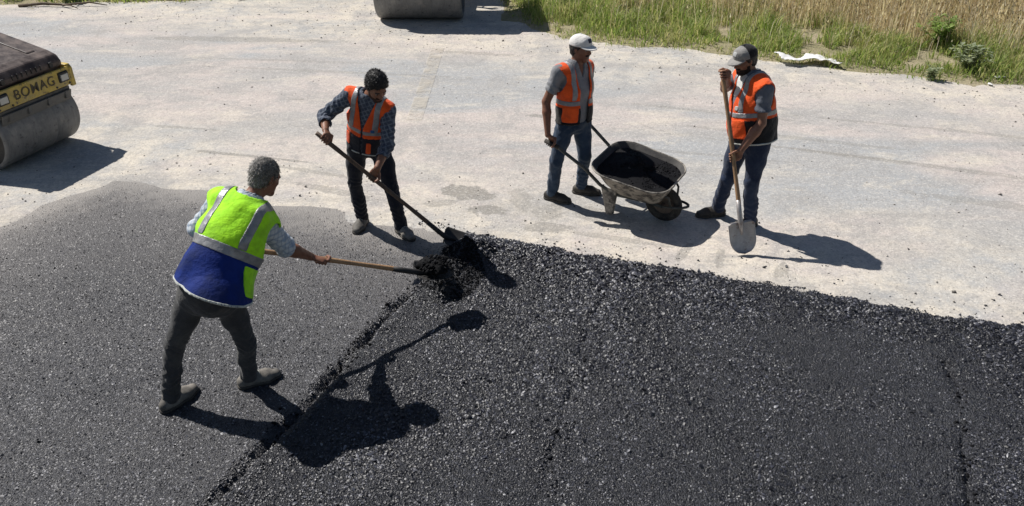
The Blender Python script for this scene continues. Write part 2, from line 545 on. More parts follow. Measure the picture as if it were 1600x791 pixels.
class MB:
    """collects simple solids, then links them as ONE mesh object"""
    def __init__(self):
        self.v = []
        self.f = []

    def add(self, V, Fs):
        b = len(self.v)
        self.v += [tuple(map(float, p)) for p in V]
        self.f += [tuple(i + b for i in f) for f in Fs]
        return self

    def box(self, c, s, rz=0, ch=.0, rot=None):
        """box with chamfered vertical/horizontal edges"""
        hx, hy, hz = s[0] / 2, s[1] / 2, s[2] / 2
        ch = min(ch, hx * .9, hy * .9, hz * .9)
        R = rot if rot is not None else Matrix.Rotation(rz, 3, 'Z')
        if ch <= 0:
            P = [(x, y, z) for z in (-hz, hz) for x, y in ((-hx, -hy), (hx, -hy), (hx, hy), (-hx, hy))]
            Fs = [(3, 2, 1, 0), (4, 5, 6, 7), (0, 1, 5, 4), (1, 2, 6, 5), (2, 3, 7, 6), (3, 0, 4, 7)]
        else:
            def ring(ix, iy, z):
                return [(-ix + ch, -iy, z), (ix - ch, -iy, z), (ix, -iy + ch, z), (ix, iy - ch, z), (ix - ch, iy, z), (-ix + ch, iy, z), (-ix, iy - ch, z), (-ix, -iy + ch, z)]
            P = ring(hx - ch, hy - ch, -hz) + ring(hx, hy, -hz + ch) + ring(hx, hy, hz - ch) + ring(hx - ch, hy - ch, hz)
            Fs = [tuple(range(7, -1, -1)), tuple(range(24, 32))]
            for k in range(3):
                for i in range(8):
                    j = (i + 1) % 8
                    Fs.append((k * 8 + i, k * 8 + j, k * 8 + 8 + j, k * 8 + 8 + i))
        c = Vector(c)
        return self.add([c + R @ Vector(p) for p in P], Fs)

    def tube(self, pts, r, n=10, cap=True):
        pts = [Vector(p) for p in pts]
        rs = r if isinstance(r, (list, tuple)) else [r] * len(pts)
        V = []
        up = None
        for i, p in enumerate(pts):
            t = (pts[min(i + 1, len(pts) - 1)] - pts[max(i - 1, 0)]).normalized()
            if up is None:
                up = t.orthogonal().normalized()
            up = (up - t * up.dot(t)).normalized()
            w = t.cross(up)
            for k in range(n):
                a = 2 * pi * k / n
                V.append(p + (up * cos(a) + w * sin(a)) * rs[i])
        Fs = []
        for i in range(len(pts) - 1):
            for k in range(n):
                j = (k + 1) % n
                Fs.append((i * n + k, i * n + j, i * n + n + j, i * n + n + k))
        if cap:
            Fs.append(tuple(range(n - 1, -1, -1)))
            Fs.append(tuple(range((len(pts) - 1) * n, len(pts) * n)))
        return self.add(V, Fs)

    def lathe(self, prof, axis='Y', n=48, c=(0, 0, 0)):
        """prof: list of (r, h) along axis; closed at ends by r=0 points if given"""
        V = []
        for r, h in prof:
            for k in range(n):
                a = 2 * pi * k / n
                x, y = r * cos(a), r * sin(a)
                p = (x, h, y) if axis == 'Y' else (x, y, h) if axis == 'Z' else (h, x, y)
                V.append(Vector(p) + Vector(c))
        Fs = []
        for i in range(len(prof) - 1):
            for k in range(n):
                j = (k + 1) % n
                Fs.append((i * n + k, i * n + j, i * n + n + j, i * n + n + k))
        return self.add(V, Fs)

    def prism(self, poly, y0, y1, plane='XZ'):
        """extrude polygon; plane XZ extrudes along Y, XY along Z"""
        n = len(poly)
        if plane == 'XZ':
            V = [(p[0], y0, p[1]) for p in poly] + [(p[0], y1, p[1]) for p in poly]
        else:
            V = [(p[0], p[1], y0) for p in poly] + [(p[0], p[1], y1) for p in poly]
        Fs = [tuple(range(n - 1, -1, -1)), tuple(range(n, 2 * n))]
        for i in range(n):
            j = (i + 1) % n
            Fs.append((i, j, n + j, n + i))
        return self.add(V, Fs)

    def build(self, name, mat, parent=None, smooth=False, bevel=0, auto=None):
        import bmesh
        me = bpy.data.meshes.new(name)
        me.from_pydata(self.v, [], self.f)
        bm = bmesh.new()
        bm.from_mesh(me)
        bmesh.ops.recalc_face_normals(bm, faces=bm.faces)
        bm.to_mesh(me)
        bm.free()
        if auto is not None:
            me.polygons.foreach_set('use_smooth', np.ones(len(me.polygons), bool))
            me.set_sharp_from_angle(angle=radians(auto))
        elif smooth:
            me.polygons.foreach_set('use_smooth', np.ones(len(me.polygons), bool))
        me.materials.append(mat)
        o = bpy.data.objects.new(name, me)
        col.objects.link(o)
        if parent is not None:
            o.parent = parent
        if bevel:
            b = o.modifiers.new('bevel', 'BEVEL')
            b.width = bevel
            b.segments = 2
            b.limit_method = 'ANGLE'
        return o


# ------------------------------------------------------------------ ground
def fnoise(x, y, seed=0, f=1.0, oct=4):
    """cheap smooth value noise on arrays"""
    x = np.asarray(x, float)
    y = np.asarray(y, float)
    out = np.zeros(np.broadcast(x, y).shape)
    amp = 1.0
    tot = 0
    for o in range(oct):
        X = x * f + seed * 17.3 + o * 5.1
        Y = y * f + seed * 9.7 - o * 3.7
        xi = np.floor(X); yi = np.floor(Y)
        fx = X - xi; fy = Y - yi
        fx = fx * fx * (3 - 2 * fx); fy = fy * fy * (3 - 2 * fy)

        def hsh(a, b):
            s = np.sin(a * 127.1 + b * 311.7 + seed * 74.7 + o * 13.1) * 43758.5453
            return s - np.floor(s)
        v = (hsh(xi, yi) * (1 - fx) + hsh(xi + 1, yi) * fx) * (1 - fy) + (hsh(xi, yi + 1) * (1 - fx) + hsh(xi + 1, yi + 1) * fx) * fy
        out += (v * 2 - 1) * amp
        tot += amp
        amp *= .5
        f *= 2.03
    return out / tot


def sstep(a, b, x):
    t = np.clip((x - a) / (b - a), 0, 1)
    return t * t * (3 - 2 * t)


ASPH = np.array([(-4.32, 7.98), (-3.4, 7.72), (-2.16, 7.32), (-1.5, 6.95), (-.48, 6.64), (.58, 6.24), (2.12, 5.75), (3.09, 5.38), (3.98, 5.10), (7.4, 3.95), (7.4, .3), (-8, .3), (-6.2, 5.1), (-4.99, 6.93)])
SEAM = np.array([(-2.35, 1.8), (-1.76, 3.29), (-1.42, 4.08), (-1.24, 4.55), (-.93, 5.36), (-.70, 5.72), (-.62, 6.0), (-.50, 6.9)])
SEAM2 = np.array([(3.14, 4.62), (3.08, 4.30), (2.88, 3.85), (2.66, 3.29), (2.3, 2.2)])
SEAM3 = np.array([(.80, 5.6), (.62, 5.15), (.45, 4.45), (.25, 3.7), (.12, 3.1)])


def seg_dist(px, py, A):
    d = np.full(np.shape(px), 1e9)
    side = np.zeros(np.shape(px))
    for (x0, y0), (x1, y1) in zip(A[:-1], A[1:]):
        dx, dy = x1 - x0, y1 - y0
        t = np.clip(((px - x0) * dx + (py - y0) * dy) / (dx * dx + dy * dy), 0, 1)
        ex, ey = px - x0 - t * dx, py - y0 - t * dy
        dd = np.hypot(ex, ey)
        s = np.sign(dx * ey - dy * ex)
        side = np.where(dd < d, s, side)
        d = np.minimum(d, dd)
    return d, side


def poly_sd(px, py, A):
    d, _ = seg_dist(px, py, np.vstack([A, A[:1]]))
    ins = np.zeros(np.shape(px), bool)
    n = len(A)
    for i in range(n):
        x0, y0 = A[i]
        x1, y1 = A[(i + 1) % n]
        c = ((y0 > py) != (y1 > py)) & (px < (x1 - x0) * (py - y0) / (y1 - y0 + 1e-12) + x0)
        ins ^= c
    return np.where(ins, d, -d)         # positive inside


def asphalt_fields(x, y):
    depth = poly_sd(x, y, ASPH) + .10 * fnoise(x, y, 2, 2.2, 4) * sstep(-.8, -1.6, x) + .035 * fnoise(x, y, 3, 5, 3) + .018 * fnoise(x, y, 4, 22, 2)
    sd, side = seg_dist(x, y, SEAM)
    left = side > 0
    rightness = sstep(-.10, .10, np.where(left, -sd, sd) + .03 * fnoise(x, y, 5, 9, 2))
    zl = -.010 + .022 * sstep(0, .45, depth) + .003 * fnoise(x, y, 6, 3, 3)
    band = sstep(.75, .15, depth)
    zr = -.016 + .052 * sstep(0, .14, depth) + .006 * fnoise(x, y, 7, 4, 3) + .004 * fnoise(x, y, 8, 16, 2) + .005 * np.sin((x * .95 + y * .3) * 14 + 2 * fnoise(x, y, 48, 1.2, 2)) * sstep(.4, .9, depth) * sstep(-.2, .4, fnoise(x, y, 49, .9, 2)) + band * (.016 * fnoise(x, y, 9, 13, 2) + .006)
    z = zl * (1 - rightness) + zr * rightness
    on = sstep(5.75, 5.3, y)
    j1 = .02 * fnoise(x, y, 31, 7, 2)
    brk = (.55 + .9 * fnoise(x, y, 33, 4, 3)).clip(0, 1)
    z = z - .085 * np.exp(-((sd + j1) / .040) ** 2) * on * (.10 + .9 * brk) + .018 * np.exp(-((np.where(left, sd, -sd) - .075) / .04) ** 2) * on * brk + .014 * np.exp(-((np.where(left, -sd, sd) - .10) / .06) ** 2) * on
    s2, _ = seg_dist(x, y, SEAM2)
    z = z - .060 * np.exp(-((s2 + .02 * fnoise(x, y, 32, 8, 2)) / .026) ** 2) * (.45 + .8 * fnoise(x, y, 34, 4, 2)).clip(0, 1)
    s3, _ = seg_dist(x, y, SEAM3)
    z = z - .030 * np.exp(-((s3 + .02 * fnoise(x, y, 36, 6, 2)) / .028) ** 2) * (.5 + .7 * fnoise(x, y, 37, 4, 2)).clip(0, 1)
    lump = .5 + .9 * fnoise(x, y, 12, 14, 2)
    z = z + .14 * np.exp(-((((x + .575) / .12) ** 2 + ((y - 5.53) / .115) ** 2) ** 1.5)) * (1 + .35 * lump) + .07 * np.exp(-(((x + .50) / .22) ** 2 + ((y - 5.85) / .25) ** 2)) * (1 + .5 * lump)
    z = z + .09 * np.exp(-(((x + .36) / .17) ** 2 + ((y - 6.16) / .12) ** 2)) * (1 + .4 * lump)
    z = z + .04 * np.exp(-(((x + .2) / .45) ** 2 + ((y - 6.15) / .22) ** 2)) * (1 + .5 * lump)
    return depth, rightness, z


def asphalt_z(x, y):
    d, r, z = asphalt_fields(np.array([x]), np.array([y]))
    return float(z[0]) if d[0] > 0 else 0.0


def road_z(x, y):
    return -.004 + .010 * fnoise(x, y, 21, .5, 3)


# far ground sheet
mesh_obj('ground', [(-900, -500, -.12), (900, -500, -.12), (900, 1400, -.12), (-900, 1400, -.12)], [(0, 1, 2, 3)], M['field'])['kind'] = 'structure'

# old road (gently uneven sheet)
gx = np.arange(-26, 26.01, .4)
gy = np.arange(-8, 40.01, .4)
X, Y = np.meshgrid(gx, gy, indexing='ij')
Z = road_z(X, Y) - .12 * sstep(.25, .5, poly_sd(X, Y, ASPH))
nx, ny = X.shape
I = np.arange(nx * ny).reshape(nx, ny)
Q = np.stack([I[:-1, :-1], I[1:, :-1], I[1:, 1:], I[:-1, 1:]], -1).reshape(-1, 4)
tag(mesh_obj('road', np.stack([X, Y, Z], -1).reshape(-1, 3), Q, M['road']), kind='structure')

# new asphalt, rolled on the left of the seam and still loose on its right
gx = np.arange(-8, 7.41, .034)
gy = np.arange(.3, 8.15, .034)
X, Y = np.meshgrid(gx, gy, indexing='ij')
D, Rt, Z = asphalt_fields(X, Y)
Z = np.where(D < 0, -.03, Z)
nx, ny = X.shape
I = np.arange(nx * ny).reshape(nx, ny)
Q = np.stack([I[:-1, :-1], I[1:, :-1], I[1:, 1:], I[:-1, 1:]], -1).reshape(-1, 4)
keep = (D.ravel()[Q] > -.02).any(1)
rt = Rt.ravel()[Q].mean(1) > .5
VV = np.stack([X, Y, Z], -1).reshape(-1, 3)
for nm, msk, mt in (('rolled_asphalt', keep & ~rt, M['asphalt_rolled']), ('fresh_asphalt', keep & rt, M['asphalt_fresh'])):
    q = Q[msk]
    u, inv = np.unique(q, return_inverse=True)
    ao = tag(mesh_obj(nm, VV[u], inv.reshape(q.shape), mt), kind='structure')
    ao.data.attributes.new('edge_depth', 'FLOAT', 'POINT').data.foreach_set('value', np.ascontiguousarray(D.ravel()[u], np.float32))

# stones: deformed octahedra, thousands in one mesh
OCT = np.array([(1, 0, 0), (0, 1, 0), (-1, 0, 0), (0, -1, 0), (0, 0, 1), (0, 0, -1)], float)
OCF = np.array([(0, 1, 4), (1, 2, 4), (2, 3, 4), (3, 0, 4), (1, 0, 5), (2, 1, 5), (3, 2, 5), (0, 3, 5)])
OCF_TOP = OCF[:4]


def stones(name, x, y, z, size, flat, mat, full=True):
    n = len(x)
    V = np.repeat(OCT[None], n, 0) * (1 + RNG.uniform(-.38, .38, (n, 6, 3)))
    V[:, :, 2] *= flat
    V += RNG.uniform(-.22, .22, (n, 6, 3))
    a = RNG.uniform(0, 2 * pi, n)
    ca, sa = np.cos(a)[:, None], np.sin(a)[:, None]
    tl = RNG.normal(0, .35, (n, 2))
    xx = V[:, :, 0] * ca - V[:, :, 1] * sa
    yy = V[:, :, 0] * sa + V[:, :, 1] * ca
    zz = V[:, :, 2] + xx * tl[:, :1] + yy * tl[:, 1:]
    V = np.stack([xx, yy, zz], -1) * (np.asarray(size)[:, None, None] * .5)
    V += np.stack([x, y, z], -1)[:, None]
    f = OCF if full else OCF_TOP
    Fq = (f[None] + (np.arange(n) * 6)[:, None, None]).reshape(-1, 3)
    return tag(mesh_obj(name, V.reshape(-1, 3), Fq, mat, smooth=False), kind='stuff')


def scatter(n, x0, x1, y0, y1):
    return RNG.uniform(x0, x1, n), RNG.uniform(y0, y1, n)


# loose stones on the fresh side
x, y = scatter(235000, -2.4, 5.0, 2.5, 6.9)
D, Rt, Z = asphalt_fields(x, y)
k = (D > -.01) & (Rt > RNG.uniform(.25, .75, len(x))) & (np.abs(x) < .9 * y + .9)
x, y, D, Z = x[k], y[k], D[k], Z[k]
sz = RNG.lognormal(math.log(.0112), .34, len(x)) * (1 + 1.2 * sstep(.75 + .3 * fnoise(x, y, 46, 1.5, 2), .1, D) * RNG.uniform(.2, 1, len(x))) * (1 + .6 * fnoise(x, y, 47, 1.3, 3))
heap = np.exp(-(((x + .52) / .26) ** 2 + ((y - 5.80) / .36) ** 2))
sz *= 1 + .5 * heap
hp_ = heap > .30
stones('heap_aggregate', x[hp_], y[hp_], (Z + sz * .12)[hp_], sz[hp_].clip(.006, .042), .75, M['agg_hot'])['label'] = 'blackest hot asphalt heaped where the two shovels meet'
hp_ = ~hp_
stones('fresh_aggregate', x[hp_], y[hp_], (Z + sz * .10)[hp_], sz[hp_].clip(.005, .042), .66, M['agg_fresh'], False)['label'] = 'loose black bitumen-coated stones of the fresh asphalt'

# black crumbs added along the seams, standing in for the shadow in the grooves
pts = []
for SM, n_, wd in ((SEAM[:6], 900, .05), (SEAM2, 260, .03), (SEAM3, 120, .04)):
    sl_ = np.hypot(*np.diff(SM, axis=0).T)
    kk = RNG.choice(len(sl_), n_, p=sl_ / sl_.sum())
    tt_ = RNG.uniform(0, 1, n_)[:, None]
    pts.append(SM[:-1][kk] * (1 - tt_) + SM[1:][kk] * tt_ + RNG.normal(0, wd, (n_, 2)))
pts = np.vstack(pts)
sd_ = fnoise(pts[:, 0], pts[:, 1], 35, 4, 2) > RNG.uniform(-.6, .4, len(pts))
x, y = pts[sd_].T
_, _, Z = asphalt_fields(x, y)
sz = RNG.lognormal(math.log(.017), .38, len(x)).clip(.007, .04)
stones('seam_shade_crumbs', x, y, Z + sz * .12, sz, .7, M['agg_hot'])['label'] = 'coarse black crumbs added along the asphalt seams to stand in for their shadow'

# rolled stones: pressed flat into the mat on the left
x, y = scatter(180000, -6.0, -.3, 2.5, 8.0)
D, Rt, Z = asphalt_fields(x, y)
k = (D > .01) & (Rt < RNG.uniform(.25, .75, len(x))) & (np.abs(x) < .9 * y + .9) & (RNG.uniform(0, 1, len(x)) < (.30 + .7 * sstep(7.4, 4.8, y)) * (.12 + .88 * sstep(.0, .7, D + .35 * fnoise(x, y, 45, 4, 3))))
x, y, D, Z = x[k], y[k], D[k], Z[k]
sz = RNG.lognormal(math.log(.0115), .3, len(x))
stones('rolled_aggregate', x, y, Z + sz * .02, sz.clip(.006, .024), .46, M['agg_rolled'], False)['label'] = 'dusty grey stones pressed flat into the rolled asphalt'

# crumbs spilled on the old road along the edge
x, y = scatter(60000, -5.5, 6.5, 4.2, 9.2)
D = poly_sd(x, y, ASPH)
pr_ = np.where(x > -.9, .55 * np.exp(D / .075) + .05 * np.exp(D / .35) + .012 * np.exp(D / 1.0), .05 * np.exp(D / .15))
cl = sstep(-.15, .5, fnoise(x, y, 41, 2.2, 3))
k = (D < .02) & (RNG.uniform(0, 1, len(x)) < pr_ * (.25 + 1.2 * cl))
x, y = x[k], y[k]
sz = RNG.lognormal(math.log(.013), .38, len(x)).clip(.006, .04)
stones('spilled_crumbs', x, y, road_z(x, y) + sz * .2, sz, .75, M['agg_fresh'])['label'] = 'black asphalt crumbs spilled on the pale old road'

# pale gravel on the old road, denser towards the verge
x, y = scatter(60000, -12, 11, 5.0, 17)
D = poly_sd(x, y, ASPH)
T = y + .36 * x
k = (D < -.03) & (RNG.uniform(0, 1, len(x)) < .02 + .20 * sstep(11.3, 13.3, T) + .10 * sstep(8.0, 6.6, T))
x, y = x[k], y[k]
sz = RNG.lognormal(math.log(.015), .4, len(x)).clip(.008, .05)
stones('road_gravel', x, y, road_z(x, y) + sz * .12, sz, .7, M['gravel'])['label'] = 'pale gravel strewn over the dusty old road'

# faded painted line on the old road (broken up by wear)
ln = [(-1.20, 12.9), (-1.21, 12.2), (-1.215, 11.5), (-1.225, 10.8), (-1.23, 10.2), (-1.24, 9.6)]
V, Fs = [], []
for i, (a, b) in enumerate(ln):
    w = .10
    V += [(a - w, b, float(road_z(a, b)) + .010), (a + w, b, float(road_z(a, b)) + .010)]
    if i:
        Fs.append((2 * i - 2, 2 * i - 1, 2 * i + 1, 2 * i))
tag(mesh_obj('road_marking', V, Fs, M['paint'], smooth=False), kind='structure')

# ------------------------------------------------------------------ verges
VERGE_R = np.array([(-.35, 16.2), (-.1, 14.9), (.15, 14.2), (.75, 13.35), (1.7, 12.95), (2.85, 12.62), (3.8, 12.15), (4.75, 11.65), (5.9, 11.15), (7.1, 10.8), (9.5, 10.0), (14, 8.6), (22, 6), (30, 6), (30, 60), (-.6, 60)])
VERGE_L = np.array([(-30, 13.6), (-16, 15.2), (-9.9, 15.75), (-7.4, 15.95), (-5.9, 16.2), (-4.8, 16.3), (-4.3, 17.2), (-4.2, 20), (-4.2, 60), (-30, 60)])


def verge_z(x, y):
    d = np.maximum(poly_sd(x, y, VERGE_R), poly_sd(x, y, VERGE_L)) + .12 * fnoise(x, y, 51, 2.5, 3)
    return d, -.02 + .07 * sstep(0, .5, d) + .10 * sstep(.5, 2.6, d) + .03 * fnoise(x, y, 52, 1.6, 3)


for nm, (x0, x1, y0, y1), P in (('verge', (-1, 22, 6, 30), VERGE_R), ('verge', (-22, -3.5, 13, 30), VERGE_L)):
    gx = np.arange(x0, x1, .16)
    gy = np.arange(y0, y1, .16)
    X, Y = np.meshgrid(gx, gy, indexing='ij')
    D, Z = verge_z(X, Y)
    nx, ny = X.shape
    I = np.arange(nx * ny).reshape(nx, ny)
    Q = np.stack([I[:-1, :-1], I[1:, :-1], I[1:, 1:], I[:-1, 1:]], -1).reshape(-1, 4)
    q = Q[(D.ravel()[Q] > -.05).any(1)]
    u, inv = np.unique(q, return_inverse=True)
    tag(mesh_obj(nm, np.stack([X, Y, Z], -1).reshape(-1, 3)[u], inv.reshape(q.shape), M['verge']), kind='structure')


def blades(name, x, y, z, h, w, lean, mat, label, heads=None):
    """bent two-segment blades (3 tris); heads adds a seed head quad pair"""
    n = len(x)
    a = RNG.uniform(0, 2 * pi, n)
    la = RNG.uniform(0, 2 * pi, n)
    dx, dy = np.cos(a) * w * .5, np.sin(a) * w * .5
    lx, ly = np.cos(la) * lean * h, np.sin(la) * lean * h
    B = np.stack([x, y, z], -1)
    z0 = np.zeros(n)
    v = [B + np.stack([-dx, -dy, z0], -1), B + np.stack([dx, dy, z0], -1),
         B + np.stack([-dx * .8 + lx * .35, -dy * .8 + ly * .35, h * .6], -1), B + np.stack([dx * .8 + lx * .35, dy * .8 + ly * .35, h * .6], -1),
         B + np.stack([lx, ly, h * (1 - .25 * lean)], -1)]
    f = [(0, 1, 3), (0, 3, 2), (2, 3, 4)]
    if heads is not None:
        tip = B + np.stack([lx, ly, h * (1 - .25 * lean)], -1)
        hw = heads
        ddx, ddy = np.cos(a + .6) * hw, np.sin(a + .6) * hw
        v += [tip + np.stack([-ddx, -ddy, -h * .05], -1), tip + np.stack([ddx, ddy, -h * .05], -1), tip + np.stack([lx * .15, ly * .15, h * .09], -1)]
        v[4] = tip + np.stack([z0, z0, -h * .10], -1)
        f += [(4, 5, 7), (4, 7, 6), (4, 6, 5)]
    kk = len(v)
    V = np.stack(v, 1).reshape(-1, 3)
    Fq = (np.array(f)[None] + (np.arange(n) * kk)[:, None, None]).reshape(-1, 3)
    o = tag(mesh_obj(name, V, Fq, mat, smooth=False), kind='stuff')
    o['label'] = label
    return o


def clumped(n, P, x0, x1, y0, y1, f, seed, thr):
    x, y = scatter(n, x0, x1, y0, y1)
    d, z = verge_z(x, y)
    inside = poly_sd(x, y, P) > -.15
    c = fnoise(x, y, seed, f, 3)
    k = inside & (d > 0) & (c > thr)
    return x[k], y[k], d[k], z[k], c[k]


# right verge: low green grass next to the road, tall dry stalks behind it
x, y, d, z, c = clumped(150000, VERGE_R, -.5, 13, 9, 18.5, 1.8, 61, -.30)
keep = RNG.uniform(0, 1, len(x)) < sstep(-.05, .6, d + .25 * c) * (1 - .75 * sstep(1.6, 2.6, d - .10 * (x - 4) * -1)) + .04
keep &= (np.abs(x) < .75 * y + 1)
x, y, d, z, c = x[keep], y[keep], d[keep], z[keep], c[keep]
h = RNG.uniform(.06, .26, len(x)) * (.45 + .9 * sstep(0, 1.2, d)) * (1 + 1.1 * c)
blades('grass', x, y, z - .01, h, RNG.uniform(.008, .02, len(x)), RNG.uniform(.2, .9, len(x)), M['grass'], 'green grass growing along the right road verge')

x, y, d, z, c = clumped(92000, VERGE_R, -.5, 14, 9.5, 20, 1.5, 71, -.45)
start = 2.2 - .11 * (x - 1) - .5 * fnoise(x, y, 72, .7, 2)
keep = RNG.uniform(0, 1, len(x)) < sstep(-.35, .6, d - start) * .8 + .05 * sstep(.3, 1.2, d)
keep &= (np.abs(x) < .75 * y + 1)
x, y, d, z, c = x[keep], y[keep], d[keep], z[keep], c[keep]
h = RNG.uniform(.35, 1.15, len(x)) * (.75 + .5 * c) * (.75 + .35 * sstep(1.5, 3.2, d))
blades('dry_weeds', x, y, z - .01, h, RNG.uniform(.006, .014, len(x)), RNG.uniform(.02, .38, len(x)), M['dry'], 'tall straw-coloured dry weeds behind the green grass', heads=RNG.uniform(.004, .011, len(x)))

x, y, d, z, c = clumped(40000, VERGE_L, -13, -3.8, 14, 18.5, 1.3, 81, -.45)
keep = RNG.uniform(0, 1, len(x)) < sstep(-.05, .5, d + .3 * c)
x, y, d, z, c = x[keep], y[keep], d[keep], z[keep], c[keep]
h = RNG.uniform(.08, .30, len(x)) * (.6 + .7 * sstep(0, 1, d)) * (1 + .6 * c)
blades('grass', x, y, z - .01, h, RNG.uniform(.010, .022, len(x)), RNG.uniform(.2, .9, len(x)), M['grass'], 'green grass on the far left road verge')
x, y, d, z, c = clumped(26000, VERGE_L, -15, -3.8, 14.5, 20, 1.1, 82, -.3)
keep = RNG.uniform(0, 1, len(x)) < sstep(.5, 1.6, d)
x, y, d, z, c = x[keep], y[keep], d[keep], z[keep], c[keep]
h = RNG.uniform(.3, .7, len(x))
blades('dry_weeds', x, y, z - .01, h, RNG.uniform(.006, .014, len(x)), RNG.uniform(.05, .5, len(x)), M['dry'], 'dry straw-coloured weeds on the far left verge', heads=RNG.uniform(.006, .016, len(x)))


def weed_plant(label, x, y, h, spread, n_stem, leaf, mat, leaves=26):
    d, z = verge_z(np.array([x]), np.array([y]))
    z = max(float(z[0]), 0) if d[0] > 0 else 0.0
    root = empty('weed_plant', (x, y, z))
    tag(root, label, 'plant', 'leafy weeds along the verge')
    st = MB()
    LV, LF = [], []
    for i in range(n_stem):
        a = random.uniform(0, 2 * pi)
        r = spread * random.uniform(.1, 1)
        hh = h * random.uniform(.6, 1.05)
        p0 = Vector((random.uniform(-.04, .04), random.uniform(-.04, .04), -.03))
        p2 = Vector((cos(a) * r, sin(a) * r, hh))
        p1 = p0.lerp(p2, .5) + Vector((-cos(a), -sin(a), .3)) * r * .15
        st.tube([p0, p1, p2], [.007, .005, .002], 5)
        for j in range(leaves):
            t = random.uniform(.15, 1.02)
            c = p0.lerp(p1, t * 2) if t < .5 else p1.lerp(p2, t * 2 - 1)
            b = random.uniform(0, 2 * pi)
            L = leaf * random.uniform(.5, 1.2)
            dr = Vector((cos(b), sin(b), random.uniform(-.25, .7))).normalized()
            sd = dr.cross(Vector((0, 0, 1))).normalized() * L * random.uniform(.16, .28)
            k = len(LV)
            mid = c + dr * L * .5 + Vector((0, 0, L * .10))
            LV += [c, mid - sd, mid + sd, c + dr * L]
            LF += [(k, k + 1, k + 2), (k + 1, k + 3, k + 2)]
    st.build('stem', M['stem'], root)
    mesh_obj('leaves', LV, LF, mat, root, smooth=False)['kind'] = 'stuff'
    return root


weed_plant('grey-green bushy thistle at the right end of the verge', 6.72, 11.55, .34, .40, 22, .10, M['weed_grey'], 34)
weed_plant('bright green leafy clump behind the grey-green thistle', 6.75, 12.55, .46, .42, 22, .12, M['weed'], 30)
weed_plant('tall green weed at the far corner by the distant roller', .95, 15.4, .62, .30, 16, .14, M['weed'], 30)
weed_plant('small grey tuft standing on the bare dirt edge', 6.02, 11.22, .20, .13, 10, .08, M['weed_grey'], 22)
weed_plant('dark bush on the far left verge behind the near roller', -5.5, 16.75, .42, .40, 18, .12, M['weed'], 30)
weed_plant('pale green bush at the left end of the far verge', -8.75, 16.25, .30, .40, 16, .12, M['weed'], 26)


# ------------------------------------------------------------------ litter
def crumpled(name, label, cat, outline, loc, rz, amp, thick, mat, seed):
    """thin crumpled sheet with folds and real thickness"""
    A = np.array(outline)
    x0, y0 = A.min(0)
    x1, y1 = A.max(0)
    st = .022
    X, Y = np.meshgrid(np.arange(x0, x1 + st, st), np.arange(y0, y1 + st, st), indexing='ij')
    D = poly_sd(X, Y, A)
    Z = amp * (.5 + .5 * fnoise(X, Y, seed, 4.5, 3)) + amp * .5 * np.abs(fnoise(X, Y, seed + 1, 2.5, 2)) + .012
    nx, ny = X.shape
    I = np.arange(nx * ny).reshape(nx, ny)
    Q = np.stack([I[:-1, :-1], I[1:, :-1], I[1:, 1:], I[:-1, 1:]], -1).reshape(-1, 4)
    q = Q[(D.ravel()[Q] > -.004).all(1)]
    u, inv = np.unique(q, return_inverse=True)
    o = mesh_obj(name, np.stack([X, Y, Z], -1).reshape(-1, 3)[u], inv.reshape(q.shape), mat)
    o.location = loc
    o.rotation_euler = (0, 0, rz)
    s = o.modifiers.new('thickness', 'SOLIDIFY')
    s.thickness = thick
    return tag(o, label, cat)


crumpled('discarded_sheet', 'crumpled white plastic sheet lying at the edge of the grass', 'litter',
         [(-.48, .20), (-.40, -.08), (-.20, -.17), (-.03, -.07), (.15, -.10), (.33, -.15), (.49, -.26), (.42, -.02), (.24, .16), (.05, .19), (-.10, .07), (-.27, .12)],
         (4.47, 11.98, .03), radians(-6), .11, .006, M['sheet_white'], 91)
crumpled('litter_scrap', 'small white scrap near the right edge below the thistle', 'litter', [(-.10, -.04), (.09, -.05), (.11, .04), (-.06, .06)], (7.0, 11.22, .0), .4, .05, .004, M['sheet_white'], 93)
crumpled('litter_scrap', 'small pale scrap on the dirt below the grey weed', 'litter', [(-.06, -.04), (.06, -.03), (.05, .04), (-.05, .04)], (6.75, 10.98, .0), 1.0, .03, .004, M['sheet_white'], 95)
b = MB()
b.tube([(-.75, 0, .02), (-.3, .06, .05), (.15, .0, .04), (.6, .07, .07), (.95, .02, .03)], [.03, .028, .022, .016, .008], 7)
b.tube([(.1, .0, .04), (.35, -.16, .06), (.5, -.22, .02)], [.016, .012, .006], 6)
br = b.build('fallen_branch', M['branch'], smooth=True)
br.location = (-8.75, 15.72, 0)
tag(br, 'dead branch lying before the far left grass', 'branch')


